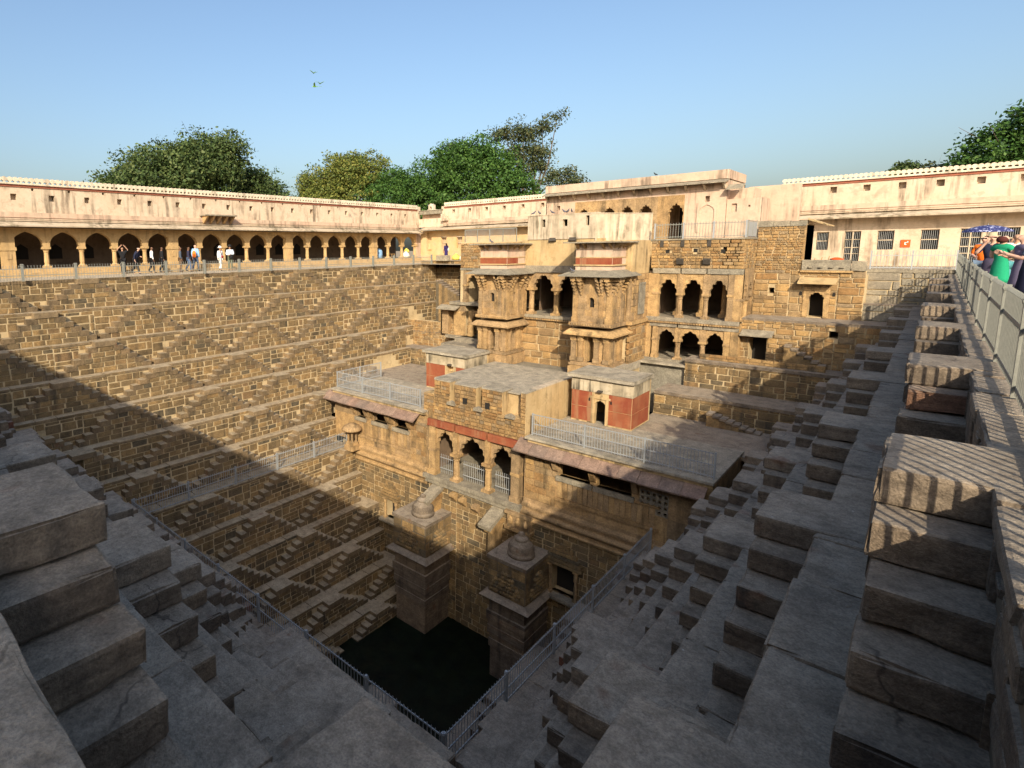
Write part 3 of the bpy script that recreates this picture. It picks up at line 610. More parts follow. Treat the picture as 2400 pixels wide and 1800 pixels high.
# ------------------------------------------------------------------ upper palace: towers, loggia, wings
pal = thing('palace', 'tall ochre stone palace front with two balcony towers and arched galleries', 'palace', (-15.9, 31, -5.3)); P = Pieces()
def tower(x0, x1, Y):
    fr = Fr(0, Y, 1, 0, 0, -1); frs = Fr(x1, Y, 0, 1, 1, 0); D = 2.4; xm = (x0+x1)/2
    for f, a, b_ in ((fr, x0, x1),):
        dr = (xm-.16, xm+.28, -4.78, -3.42)
        pt('tower_base', 'sand', pal, lambda b: [b.box(x0-e, x1+e, -D, e, z, z2) for e, z, z2 in ((.1, -5.7, -5.1), (.03, -5.1, -5.0), (.08, -5.0, -4.9), (.0, -4.9, -4.78))], fr)
        pt('tower_room', 'sand', pal, lambda b: (b.holes(x0+.12, x1-.12, -4.78, -3.25, [dr], -.12, .5), b.box(x0+.12, x1-.5, -D, -.7, -4.78, -3.25)), fr)
        pt('tower_room_side', 'sand', pal, lambda b: b.holes(.12, D, -4.78, -3.25, [(.9, 1.3, -4.7, -3.45)], -.12, .4), frs)
        for x in (x0+.14, x0+.55, xm+.38, x1-.14):
            pt('pilaster', 'sand', pal, lambda b: (b.box(x-.13, x+.13, -.13, .02, -4.78, -3.5), b.box(x-.17, x+.17, -.13, .06, -4.78, -4.55), b.box(x-.17, x+.17, -.13, .05, -3.62, -3.52), b.prism([(x-.14, -3.5), (x-.26, -3.26), (x+.26, -3.26), (x+.14, -3.5)], -.13, .09)), fr)
        for y in (.14, .62, 1.6):
            pt('pilaster', 'sand', pal, lambda b: (b.box(y-.12, y+.12, -.13, .02, -4.78, -3.5), b.box(y-.16, y+.16, -.13, .05, -4.78, -4.55), b.prism([(y-.13, -3.5), (y-.24, -3.26), (y+.24, -3.26), (y+.13, -3.5)], -.13, .08)), frs)
        def roofring(b, e0, z0, e1, z1, th):
            for q in (0, th): pass
            a = [(x0-e0, e0), (x1+e0, e0), (x1+e0, -D), (x0-e0, -D)]; c = [(x0-e1, e1), (x1+e1, e1), (x1+e1, -D), (x0-e1, -D)]
            b.add([(p[0], p[1], z0) for p in a]+[(p[0], p[1], z1) for p in c]+[(p[0], p[1], z0-th) for p in a]+[(p[0], p[1], z1-th) for p in c],
                  [(0, 1, 5, 4), (1, 2, 6, 5), (3, 0, 4, 7), (8, 9, 13, 12), (9, 10, 14, 13), (11, 8, 12, 15), (0, 1, 9, 8), (1, 2, 10, 9), (3, 0, 8, 11), (4, 5, 6, 7)])
        pt('cornice_slab', 'sand', pal, lambda b: roofring(b, .34, -3.2, .1, -2.98, .09), fr)
        pt('rope_band', 'sand', pal, lambda b: b.box(x0-.12, x1+.12, -D, .12, -2.8, -2.6), fr)
        k = int((x1-x0+.3)/.14)
        pt('rope_beads', 'sand', pal, lambda b: [b.box(x0-.14+i*.14+.02, x0-.14+(i+1)*.14-.02, .1, .17, -2.76, -2.65) for i in range(k)], fr)
        win = (xm-.13, xm+.17, -1.75, -1.2)
        pt('tower_wall', 'sand', pal, lambda b: (b.holes(x0, x1, -2.6, .25, [win], 0, .25), b.box(x0, x1-.3, -D, -.32, -2.6, .24)), fr)
        pt('tower_wall_side', 'sand', pal, lambda b: b.holes(0, D, -2.6, .25, [(.85, 1.1, -1.75, -1.2)], 0, .25), frs)
        masonry(P, fr, x0+.3, x1-.24, -2.55, -1.05, .012, 'sand', (.3, .46), (.35, .7), [(win[0]-.1, win[1]+.1, win[2], win[3]+.2)], depth=.05, proud=.012, gap=.014)
        masonry(P, frs, .26, 1.95, -2.55, -1.05, .012, 'sand', (.3, .46), (.35, .7), [(.75, 1.2, -1.8, -1.1)], depth=.05, proud=.012, gap=.014)
        pt('window_arch', 'sand', pal, lambda b: arch_wall(b, win[0]-.12, win[1]+.12, -1.55, -1.02, xm+.02, .15, -1.38, -1.2, .002, .035), fr)
        pt('window_recess_shade', 'dark', pal, lambda b: b.box(win[0]+.004, win[1]-.004, -.2, -.16, win[2]+.004, win[3]-.004), fr)
        pt('window_recess_shade', 'dark', pal, lambda b: b.box(.854, 1.096, -.2, -.16, -1.746, -1.204), frs)
        for x in (x0+.16, xm+.55, x1-.1): pt('corner_strip', 'sand', pal, lambda b: (b.box(x-.12, x+.12, -.1, .05, -2.6, -1.0), b.box(x-.16, x+.16, -.1, .09, -2.6, -2.3)), fr)
        for y in (.12, 1.35, 2.0): pt('corner_strip', 'sand', pal, lambda b: (b.box(y-.12, y+.12, -.1, .05, -2.6, -1.0), b.box(y-.16, y+.16, -.1, .09, -2.6, -2.3)), frs)
        def brk(b, u):
            for i, (z, n) in enumerate(((-1.02, .1), (-.85, .17), (-.68, .25), (-.5, .33), (-.32, .42))):
                b.box(u-.07-.015*i, u+.07+.015*i, -.05, n, z, z+.11); b.lathe([(.03, z-.09), (.075, z-.04), (.075, z+.0), (.03, z+.02)], u, n-.06, 7)
            b.box(u-.16, u+.16, -.05, .46, -.19, -.1)
        for u in (x0+.15, x0+.5, xm+.45, x1-.45, x1-.12): pt('eave_bracket', 'sand', pal, lambda b: brk(b, u), fr)
        for u in (.12, .5, 1.5, 2.1): pt('eave_bracket', 'sand', pal, lambda b: brk(b, u), frs)
        pt('eave', 'greystone', pal, lambda b: roofring(b, .62, -.02, .0, .27, .05), fr)
        pt('attic', 'pink', pal, lambda b: b.box(x0+.06, x1-.06, -D, -.06, .25, 1.72), fr)
        pt('ledge_moulding', 'cream', pal, lambda b: (b.box(x0-.02, x1+.02, -D, .02, .5, .57), b.box(x0+.03, x1-.03, -D, -.03, .92, .97)), fr)
        for i in range(6): pt('red_frieze_tile', 'redpaint', pal, lambda b: b.box(x0+.06+i*(x1-x0-.12)/6+.006, x0+.06+(i+1)*(x1-x0-.12)/6-.006, -.059, -.035, .575, .915), fr)
        for i in range(4): pt('red_frieze_tile', 'redpaint', pal, lambda b: b.box(.1+i*.3, .1+(i+1)*.3-.012, -.059, -.035, .575, .915), frs)
        pt('top_slab', 'greystone', pal, lambda b: b.box(x0-.45, x1+.42, -D, .5, 1.72, 1.79), fr)
        for u in (x0+.2, x0+.6, x1-.5, x1-.12): pt('slab_bracket', 'sand', pal, lambda b: b.prism([(-.06, 1.4), (.02, 1.45), (.34, 1.66), (.34, 1.719), (-.06, 1.719)], u-.05, u+.05, 'u'), fr)
        for u in (.3, .8, 1.4): pt('slab_bracket', 'sand', pal, lambda b: b.prism([(-.06, 1.4), (.02, 1.45), (.34, 1.66), (.34, 1.719), (-.06, 1.719)], u-.05, u+.05, 'u'), frs)
tower(-20.1, -18.1, 29.9); tower(-14.0, -11.9, 30.0)
# loggia between the towers
FL = Fr(0, 32.1, 1, 0, 0, -1)
pt('loggia_base', 'mortar', pal, lambda b: b.box(-18.4, -13.6, -.8, -.06, -6, -2.85), FL)
masonry(P, FL, -18.3, -13.7, -5.8, -2.95, 0, 'sandwall', (.35, .55), (.5, 1.1), gap=.05)
pt('loggia_floor', 'greystone', pal, lambda b: (b.box(-18.3, -13.7, -5.8, .22, -2.8, -2.62), b.box(-18.3, -13.7, -.4, .12, -2.95, -2.8)), FL)
pt('rope_beads', 'sand', pal, lambda b: [b.box(-18.2+i*.14, -18.2+i*.14+.1, .12, .2, -2.92, -2.82) for i in range(32)], FL)
lc = [-17.75, -16.1, -14.5]
for x in lc: pt('column', 'sand', pal, lambda b: (column(b, x, -.2, -2.62, -.95, .16), b.box(x-.17, x+.17, -.36, -.04, -.95, -.02)), FL)
for a, b_ in ((-18.3, -17.75), (-17.75, -16.1), (-16.1, -14.5), (-14.5, -13.7)):
    w = b_-a
    pt('cusped_arch', 'sand', pal, lambda b: arch_wall(b, a+.15, b_-.15, -1.05, .02, (a+b_)/2, w/2-.17, -1.05, -.12, -.34, -.06, 6), FL) if w > 1 else None
pt('inner_wall', 'inner', pal, lambda b: (b.box(-18.4, -13.6, -5.9, -5.7, -2.62, 0), b.box(-18.4, -18.3, -5.7, -2.4, -2.62, 0), b.box(-13.7, -13.6, -5.7, -2.4, -2.62, 0)), FL)
for x in (-17, -15.3): pt('inner_column', 'sand', pal, lambda b: column(b, x, -2.2, -2.62, -.2, .16), FL)
pt('upper_wall', 'cream', pal, lambda b: b.box(-18.4, -13.4, -5.9, 0, .03, 2.0), FL)
pt('lintel', 'greystone', pal, lambda b: b.box(-18.35, -13.6, -.3, .05, .0, .42), FL)
slots = [(-17.05, -16.85, 2.75, 3.2), (-15.75, -15.45, 2.75, 3.15), (-14.35, -14.15, 2.75, 3.3)]
pt('parapet', 'pale', pal, lambda b: (b.holes(-18.0, -13.75, 2.0, 3.42, slots, .06, .3), b.box(-18.0, -13.75, -.35, -.24, 2.0, 3.42), b.box(-18.02, -13.7, -.36, .08, 3.42, 3.47)), FL)
pt('parapet_return', 'pale', pal, lambda b: b.add([(-18.0, 0.06, 2.0), (-18.0, 0.06, 3.42), (-18.6, -5.5, 3.42), (-18.6, -5.5, 2.0)], [(0, 1, 2, 3)]), FL)
q0, q1 = Vector((-13.75, 32.04)), Vector((-11.85, 35.3)); dd = (q1-q0); Lq = dd.length; dd /= Lq
FQ = Fr(q0.x, q0.y, dd.x, dd.y, dd.y, -dd.x)
pt('parapet', 'pale', pal, lambda b: (b.box(0, Lq, -.3, 0, 1.85, 3.38), b.box(0, Lq, -.32, .03, 3.38, 3.43)), FQ)
for x in (-16.35, -15.1): pt('spout', 'black', pal, lambda b: b.prism([(0, 1.85), (.22, 1.9), (.05, 2.1), (0, 2.1)], x-.2, x+.2, 'u'), FL)
# right side of the block, galleries
FS = Fr(-11.6, 30.0, 0, 1, 1, 0)
pt('block_side', 'mortar', pal, lambda b: b.box(2.2, 4.6, -2.2, -.04, -6, -.0), FS)
masonry(P, FS, 2.0, 4.55, -5.3, -2.75, 0, 'sandwall', (.3, .48), (.4, .9), gap=.04)
pt('stone_facing', 'sand', pal, lambda b: b.box(1.9, 4.5, -.2, -.02, -2.6, -.0), FS); masonry(P, FS, 2.05, 4.5, -2.58, -.02, .0, 'sand', (.28, .46), (.35, .8), [(2.95, 3.95, -2.35, -.45)], depth=.05, gap=.016)
pt('blind_window', 'greystone', pal, lambda b: (b.box(3.0, 3.9, .011, .05, -2.3, -.6), b.box(3.05, 3.85, .011, .08, -.6, -.5)), FS)
pt('rope_band', 'sand', pal, lambda b: b.box(1.9, 4.5, -.2, .12, -2.8, -2.6), FS)
pt('plaster_facing', 'cream', pal, lambda b: b.box(1.9, 4.5, -2.2, .0, .0, 1.85), FS)
FW = Fr(0, 34.5, 1, 0, 0, -1)
def gallery(cx, z0, zc, zs, zt, z1, rr, cusp, FW=FW, pil=True):
    for i, x in enumerate(cx):
        if i in (0, len(cx)-1): pt('pilaster', 'sand', pal, lambda b: (b.box(x-.14, x+.14, -.34, .0, z0, z1), b.box(x-.17, x+.17, -.34, .04, z0, z0+.2), b.box(x-.17, x+.17, -.34, .04, zc-.12, zc)), FW)
        else: pt('column', 'sand', pal, lambda b: (column(b, x, -.17, z0, zc, rr), b.box(x-.15, x+.15, -.32, -.02, zc, z1)), FW)
    for a, b_ in zip(cx, cx[1:]):
        pt('cusped_arch', 'sand', pal, lambda b: arch_wall(b, a+.13, b_-.13, zs, z1, (a+b_)/2, (b_-a)/2-.15, zs, zt, -.3, -.05, cusp), FW)
gallery([-11.2, -9.95, -8.67, -7.5], -2.5, -1.1, -1.2, -.3, -.02, .12, 6)
gallery([-11.1, -9.92, -8.67, -7.52], -4.9, -3.75, -3.8, -3.2, -3.05, .13, 5)
pt('gallery_floor', 'greystone', pal, lambda b: (b.box(-11.6, -7.0, -5.1, .12, -2.72, -2.5), b.box(-11.6, -7.0, -5.1, .1, -5.1, -4.9)), FW)
pt('rope_band', 'sand', pal, lambda b: (b.box(-11.6, -7.0, -.3, .08, -2.85, -2.72), [b.box(-11.6+i*.13, -11.6+i*.13+.09, .08, .14, -2.83, -2.74) for i in range(35)]), FW)
for a, b_ in ((-11.4, -9.98), (-9.9, -8.7), (-8.64, -7.0)):
    for c, d in ((-3.05, -2.86), (-.02, .26)): pt('lintel', 'greystone', pal, lambda b: b.box(a, b_, -.3, .035, c, d), FW)
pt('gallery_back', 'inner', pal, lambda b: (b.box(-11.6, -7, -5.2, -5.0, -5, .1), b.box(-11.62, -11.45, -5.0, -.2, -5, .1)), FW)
for x in (-10.4, -9.2, -8.1): pt('inner_column', 'sand', pal, lambda b: column(b, x, -1.5, -2.5, -.1, .14), FW)
pt('end_pier', 'sand', pal, lambda b: (b.box(-7.36, -7.0, -.34, .0, -4.9, -.02), b.box(-11.6, -11.34, -.34, 0, -4.9, -.02)), FW)
pt('parapet_core', 'mortar', pal, lambda b: b.box(-11.55, -7.02, -5.2, -.05, .25, 1.82), FW)
hb = [(-10.8, -10.6, 1.1, 1.3), (-9.4, -9.2, 1.15, 1.35), (-8.1, -7.9, 1.1, 1.3)]
masonry(P, FW, -11.55, -7.02, .27, 1.82, .0, 'sandwall', (.12, .22), (.2, .5), hb, gap=.025)
for h in hb: pt('putlog_hole_shade', 'dark', pal, lambda b: b.box(h[0], h[1], -.06, -.04, h[2], h[3]), FW)
pt('parapet_coping', 'greystone', pal, lambda b: b.box(-11.6, -6.95, -3, .06, 1.82, 1.9), FW)
for x in (-11.0, -9.95, -8.65): pt('spout', 'black', pal, lambda b: b.box(x-.09, x+.09, 0, .05, 1.45, 1.82), FW)
for x in (-10.0, -8.7): pt('broken_bracket', 'black', pal, lambda b: b.prism([(0, .45), (.16, .5), (.26, .75), (.26, .82), (0, .82)], x-.16, x+.16, 'u'), FW)
FWS = Fr(-7.0, 34.5, 0, 1, 1, 0)
pt('wing_side', 'mortar', pal, lambda b: b.box(0.05, 3, -1, -.05, .25, 1.8), FWS)
masonry(P, FWS, 0, 2.9, .27, 1.82, 0, 'sandwall', (.14, .24), (.2, .45))
for a in (.15, 1.25):
    pt('narrow_arch', 'sand', pal, lambda b: arch_wall(b, a, a+1.1, -1.3, .26, a+.55, .36, -1.2, -.45, -.25, 0, 5), FWS)
    pt('half_column', 'sand', pal, lambda b: column(b, a+.02, -.1, -2.5, -1.3, .12), FWS)
pt('side_wall', 'sand', pal, lambda b: (b.box(.06, 3, -.6, -.42, -2.6, .2), b.box(2.3, 3, -.5, -.003, -2.6, .25), b.box(.06, 3, -.5, 0.02, -5.2, -2.6)), FWS)
# left wing
FWL = Fr(0, 34.2, 1, 0, 0, -1)
gallery([-24.2, -22.9, -21.4, -20.3], -2.4, -1.1, -1.2, -.35, -.05, .12, 6, FWL)
gallery([-23.7, -22.6, -21.3, -20.3], -4.9, -3.75, -3.8, -3.15, -3.0, .13, 0, FWL)
pt('left_wing_core', 'mortar', pal, lambda b: (b.box(-24.6, -18.5, -5, -.05, .1, 1.95), b.box(-24.6, -18.5, -5.2, -5, -5, .1), b.box(-24.6, -24.1, -5, -.02, -5, .1)), FWL)
masonry(P, FWL, -24.6, -19.2, .12, 1.9, 0, 'sandwall', (.14, .25), (.2, .5))
pt('gallery_floor', 'greystone', pal, lambda b: (b.box(-25.4, -19.5, -5, .25, -2.6, -2.4), b.box(-25.6, -19.5, -5, .5, -5.1, -4.9), b.box(-24.6, -19.4, -2.6, .03, -.05, .11)), FWL)
pt('platform', 'greystone', pal, lambda b: (b.box(-24.6, -20.5, -.2, 2.3, -5.6, -5.2), b.box(-24.2, -20.5, -.2, 1.2, -5.2, -4.9)), FWL)
pt('side_doorway', 'sand', pal, lambda b: (b.holes(-26.3, -24.0, -4.9, -2.6, [(-25.6, -25.1, -4.85, -3.1)], .1, 1.), b.box(-26.3, -24.0, -1.2, -1.0, -4.9, -2.6), b.box(-26.3, -26.2, -1., .1, -4.9, -2.6)), FWL)
pt('door_hood', 'greystone', pal, lambda b: b.prism([(.1, -2.75), (.75, -2.98), (.75, -2.92), (.1, -2.66)], -26.3, -24.5, 'u'), FWL)
P.flush(pal)
# the block that carries all this
tag(pt('palace_mass', 'cream', pal, lambda b: (b.box(-24, -7.1, 39.8, 41, -6, 1.8), b.box(-24, -18.4, 37, 40, .3, 1.8), b.box(-18.2, -13.9, 33, 40, 1.0, 1.98), b.box(-14, -7.1, 38, 40, .3, 1.8))), None)

pt('terrace_base', 'greystone', pal, lambda b: b.box(-11.9, -8.4, 33.9, 36, -8, -5.12))
pt('tower_plinth', 'greystone', pal, lambda b: b.box(-20.6, -11.75, 29.95, 35.5, -8, -5.72))
pt('terrace_ledge', 'roof', pal, lambda b: (b.box(-12.1, -8.3, 33.6, 34.3, -5.12, -5.0),))
pt('terrace_ledge', 'roof', pal, lambda b: b.box(-12.2, -11.5, 30.3, 33.6, -5.4, -5.0))
pt('left_base', 'mortar', pal, lambda b: b.box(-24.5, -20.3, 31.9, 35.5, -8, -5.62))
# ------------------------------------------------------------------ terrace walls closing the palace side, right and left
FY = lambda Y: Fr(0, Y, 1, 0, 0, -1)
tw = thing('terrace_wall', 'patched masonry terraces with doorways and a short stair between palace and right steps', 'terrace wall', (-4, 36, -7)); P = Pieces()
def twall(root, Y, x0, x1, z0, z1, holes=(), m='wall', core=.6, h=(.2, .4), w=(.35, 1.0), arched=()):
    pt('wall_core', 'mortar', root, lambda b: (b.holes(x0, x1, z0, z1, list(holes), -.035, .9), b.box(x0+.01, x1-.01, -core-1.2, -1., z0, z1-.22)), FY(Y))
    for hh in holes: pt('opening_shade_sheet', 'dark', root, lambda b: b.box(hh[0]+.003, hh[1]-.003, -.9, -.85, hh[2], hh[3]-.003), FY(Y))
    masonry(P, FY(Y), x0, x1, z0, z1, 0, m, h, w, holes)
d3 = (-4.58, -3.9, -2.26, -.95); d2 = (-6.6, -5.85, -4.58, -3.3); hole = (-3.4, -3.05, -3.05, -2.7)
twall(tw, 38.4, -2.7, .9, -1.6, .06, m='greystone', h=(.25, .5), w=(.4, 1.3))
twall(tw, 37.4, -2.5, -.2, -3.2, -1.53, m='greystone', h=(.35, .55), w=(.6, 1.5))
twall(tw, 37.0, -7.0, -2.4, -2.4, .15, [d3, (-6.3, -6.05, -1.1, -.8)], 'sandwall', h=(.16, .42), w=(.3, 1.0))
twall(tw, 35.0, -7.6, -1.5, -4.7, -2.4, [d2, hole], 'sandwall', h=(.14, .34), w=(.25, .7))
twall(tw, 33.6, -9.2, -2.6, -6.2, -4.6, (), 'wall', h=(.22, .42), w=(.35, 1.1))
twall(tw, 31.5, -10.0, -3.6, -7.6, -6.1, (), 'wall', h=(.22, .42), w=(.35, 1.1))
twall(tw, 29.3, -9.2, -4.4, -9.0, -7.36, (), 'wall')
for x0, x1, y0, y1, z in ((-7.0, -.2, 35.0, 37.05, -2.3), (-2.7, -.2, 37.4, 38.45, -1.5), (-9.2, -1.5, 33.55, 35.05, -4.6), (-10, -2.6, 31.45, 33.65, -6.1), (-10, -4.4, 27.2, 31.55, -7.36)):
    pt('terrace_floor', 'slab', tw, lambda b: b.box(x0, x1, y0, y1, z-.16, z))
pt('cusped_door_head', 'sand', tw, lambda b: arch_wall(b, d3[0]-.2, d3[1]+.2, -2.26, -.72, (d3[0]+d3[1])/2, .33, -1.35, -.95, -.1, .05, 6), FY(37))
for xx in (d3[0]-.32, d3[1]+.35): pt('small_niche_shade', 'dark', tw, lambda b: b.prism([(xx-.06, -1.15), (xx-.06, -1.0), (xx, -.93), (xx+.06, -1.0), (xx+.06, -1.15)], .03, .036), FY(37))
pt('door_hood', 'cream', tw, lambda b: b.prism([(0, -.3), (.65, -.52), (.65, -.46), (0, -.2)], -5.0, -3.45, 'u'), FY(37))
pt('door_hood', 'greystone', tw, lambda b: b.prism([(0, -3.0), (.6, -3.2), (.6, -3.13), (0, -2.9)], -6.95, -5.55, 'u'), FY(35))
pt('rope_cornice', 'sand', tw, lambda b: b.box(-5.0, -2.9, -.2, .14, .06, .16), FY(37))
for i in range(8):
    x = -7.2+i*.28; z = -6.75-i*.085
    me = rock(.32, .62, .14, i, .015); me.materials.append(M['slab']); ob('stair_tread', me, None, tw, (x, 31.12, z))
    pt('stair_riser', 'wall', tw, lambda b: b.box(x-.14, x+.14, 30.86, 31.46, -7.5, z-.07))
for i in range(6):
    x = -4.9+i*.28; z = -3.55-i*.17
    me = rock(.32, .5, .15, i+30, .015); me.materials.append(M['slab']); ob('stair_tread', me, None, tw, (x, 34.7, z))
    pt('stair_riser', 'wall', tw, lambda b: b.box(x-.14, x+.14, 34.5, 34.96, -4.65, z-.075))
pt('low_wall', 'wall', tw, lambda b: b.box(-8.6, -3.3, 34.0, 34.25, -4.6, -4.35))
masonry(P, FY(34.0), -8.6, -3.3, -4.6, -4.3, .01, 'sandwall', (.12, .18), (.2, .5))
P.flush(tw)
pt('walkway_edge', 'greystone', tw, lambda b: b.box(-2.75, .95, 38.36, 38.85, .05, .198))
bl = thing('masonry_tower', 'square tower of small brown bricks topped with grey slabs beside the pink roof pavilion', 'tower', (-6, 37.5, .1)); P = Pieces()
pt('tower_core', 'mortar', bl, lambda b: b.box(-7.0, -4.9, -2.4, -.04, -.1, 2.55), FY(37))
masonry(P, FY(37), -7.0, -4.9, .15, 2.45, 0, 'sandwall', (.11, .18), (.16, .36), gap=.03)
for i in range(3): pt('grey_cap_slab', 'greystone', bl, lambda b: b.box(-7.02+i*.71, -7.02+(i+1)*.71-.02, -.5, .05, 2.46, 2.78-i*.03), FY(37))
FT = Fr(-4.9, 37, 0, 1, 1, 0)
pt('side_facing', 'sand', bl, lambda b: b.box(0, 2.4, -.1, .0, .15, 2.5), FT)
pt('side_hood', 'cream', bl, lambda b: b.prism([(0, 2.75), (.85, 2.42), (.85, 2.47), (0, 2.84)], .1, 2.3, 'u'), FT)
P.flush(bl)
bs = thing('carved_slab', 'long carved grey stone slab standing as a parapet beside the small brick tower', 'stone slab', (-4, 36.95, .16))
pt('slab', 'greystone', bs, lambda b: (b.box(-4.95, -3.02, -.16, .04, .17, .7), b.box(-4.9, -3.06, .04, .055, .6, .64), [b.lathe([(.02, .3), (.11, .3), (.11, .32), (.02, .33)], -4.6+q*.42, .05, 10) for q in range(4)]), FY(36.95))
bs2 = tag(ob('plain_slab', MB(FY(36.95)).box(-2.98, -2.42, -.16, .05, .17, .64), 'greystone'), 'short plain grey slab beside the carved parapet slab', 'stone slab', None, 'thing')
lw_ = thing('terrace_wall', 'sunlit masonry terraces with a worn stair between left steps and palace', 'terrace wall', (-28, 36, -7)); P = Pieces()
twall(lw_, 41.0, -34, -24.0, -1.5, .45, m='wall', h=(.25, .42))
twall(lw_, 40.3, -33.5, -25, -3.1, -1.36)
twall(lw_, 38.9, -32.5, -25, -4.7, -3.0)
twall(lw_, 37.3, -29.3, -24.4, -4.9, -.95, h=(.18, .34))
twall(lw_, 34.4, -30.9, -24.0, -6.2, -4.12, h=(.14, .26), w=(.2, .6), m='sandwall')
twall(lw_, 32.9, -29.7, -24.0, -7.7, -6.12, h=(.2, .36))
twall(lw_, 28.2, -27.6, -26.2, -9.3, -7.36)
for x0, x1, y0, y1, z in ((-33.5, -24, 40.3, 41.05, -1.36), (-32.5, -24, 38.9, 40.35, -3.0), (-31, -23.8, 34.4, 38.95, -4.9), (-29.8, -23.8, 32.9, 34.5, -6.12), (-28.5, -21, 27.5, 33, -7.36)):
    pt('terrace_floor', 'slab', lw_, lambda b: b.box(x0, x1, y0, y1, z-.16, z))
for i in range(8):
    x = -28.6+i*.3; z = -1.1-i*.15
    me = rock(.36, .7, .15, i+60, .018); me.materials.append(M['slab']); ob('stair_tread', me, None, lw_, (x, 36.9, z))
    pt('stair_riser', 'wall', lw_, lambda b: b.box(x-.14, x+.14, 36.56, 37.26, -4.8, z-.075))
P.flush(lw_)
gs = tag(ob('kerb_block', MB().box(-31.9, -30.6, 40.6, 41.0, .46, .95), 'greystone'), 'low dark grey stone block on the left walkway corner below the woman', 'stone block', None, 'thing')
struct('walkway', sheet((-34, -7, 40.9, 52, .455)), 'pave')
# ------------------------------------------------------------------ pink roof pavilion
up_ = thing('roof_pavilion', 'pink limewashed roof pavilion with cusped arches and bracketed eave', 'pavilion', (-14.3, 38, 1.9)); FU = FY(38)
ac = [(-17.18, .42, 3.45, 4.1), (-15.46, .42, 3.45, 4.1), (-14.32, .42, 3.45, 4.1), (-13.2, .42, 3.45, 4.1), (-11.45, .44, 3.3, 4.08)]
edges = [-17.8, -16.3, -14.9, -13.75, -12.5, -11.0]
for i, (c, h, zs, zt) in enumerate(ac):
    pt('cusped_arch', 'sand', up_, lambda b: arch_wall(b, edges[i]+.003, edges[i+1]-.003, 1.95, 4.55, c if edges[i]+h < c < edges[i+1]-h else (edges[i]+edges[i+1])/2, h, zs, zt, -.3, .03, 7), FU)
pt('pink_wall', 'pink', up_, lambda b: (b.holes(-11.0, -8.8, 1.95, 5.2, [(-9.92, -9.68, 4.05, 4.38)], 0, .3), b.holes(-19.95, -17.8, 1.95, 5.2, [(-19.12, -18.9, 4.1, 4.4)], 0, .3), b.box(-17.8, -11.0, -.3, .0, 4.553, 5.2), b.box(-19.95, -8.8, -4, -3.8, 1.95, 5.2), b.box(-8.82, -8.8, -4, 0, 1.95, 5.2), b.box(-19.95, -19.9, -4, 0, 1.95, 5.2)), FU)
pt('roof', 'pale', up_, lambda b: b.box(-19.95, -8.8, -4.1, .05, 5.2, 5.24), FU)
pt('eave', 'greystone', up_, lambda b: b.prism([(0, 5.2), (.62, 5.05), (.62, 5.1), (0, 5.3)], -20.0, -8.75, 'u'), FU)
pt('parapet_band', 'pink', up_, lambda b: b.box(-19.97, -8.78, -4, .12, 5.3, 5.8), FU)
for i in range(12): pt('eave_bracket', 'pale', up_, lambda b: b.prism([(0, 4.72), (.08, 4.74), (.42, 5.02), (.42, 5.09), (0, 5.17)], -19.8+i*.985-.05, -19.8+i*.985+.05, 'u'), FU)
pt('blind_arch', 'pink', up_, lambda b: arch_wall(b, -10.3, -9.25, 2.3, 4.02, -9.78, .38, 3.45, 3.88, .001, .05), FU)
pt('arch_recess_shade', 'dark', up_, lambda b: b.box(-11.85, -11.05, -2.2, -2.1, 1.95, 4.1), FU)
an = thing('roof_annex', 'small pink annex block stepping down beside the pink roof pavilion', 'building', (-8, 38, 1.9))
pt('wall', 'pink', an, lambda b: (b.holes(-8.798, -7.12, 1.9, 4.12, [(-8.56, -8.3, 3.4, 3.86), (-7.76, -7.66, 3.62, 3.74)], -.06, .12), b.box(-8.79, -7.14, -2, -.25, 1.9, 4.1), b.box(-7.139, -7.12, -2, -.06, 1.9, 4.12)), FU)
pt('hood_slab', 'greystone', an, lambda b: b.prism([(-.06, 4.85), (.5, 4.62), (.5, 4.67), (-.06, 4.95)], -8.79, -8.0, 'u'), FU)
pt('upper_block', 'pink', an, lambda b: b.box(-8.79, -7.6, -2.2, -.5, 4.1, 4.72), FU); pt('rear_wall', 'pink', an, lambda b: b.box(-8.6, -6.0, -4.3, -4.0, 1.9, 5.05), FU)
# ------------------------------------------------------------------ crenellated buildings round the walkway
M['cream2'] = plaster_mat('cream_limewash', (.58, .465, .345), (.54, .41, .29), stain=(.12, .09, .06), cov=.47, stain_amt=.8)
M['yellow'] = plaster_mat('yellow_limewash', (.54, .35, .155), (.56, .41, .24), stain=(.3, .2, .12), cov=.6)
M['tancol'] = plaster_mat('tan_column_plaster', (.5, .34, .165), (.42, .28, .13), stain=(.22, .15, .08), cov=.5)
M['white'] = plaster_mat('whitewash', (.66, .56, .43), (.58, .49, .37), stain=(.16, .125, .085), cov=.5)
M['redline'] = flat_mat('red_oxide_line', (.3, .1, .06), .9, 0, .4, 4)
def merlon_mesh(r):
    b = MB(); pts = [(-r*.55, 0), (-r*.3, r*.35), (-r*.42, r*.7)]
    for i in range(11):
        a = math.pi*1.22-i*math.pi*1.44/10; pts.append((r*math.cos(a), r*1.35+r*math.sin(a)))
    pts += [(r*.42, r*.7), (r*.3, r*.35), (r*.55, 0)]
    b.prism(pts, -.1, .1); me = b.mesh('merlon'); me.materials.append(M['white']); return me
def battlement(root, fr, u0, u1, n, z, sp, r):
    me = merlon_mesh(r); k = int((u1-u0)/sp)
    for i in range(k): ob('merlon', me, None, root, fr.w(u0+(i+.5)*(u1-u0)/k, n, z), fr.ang)
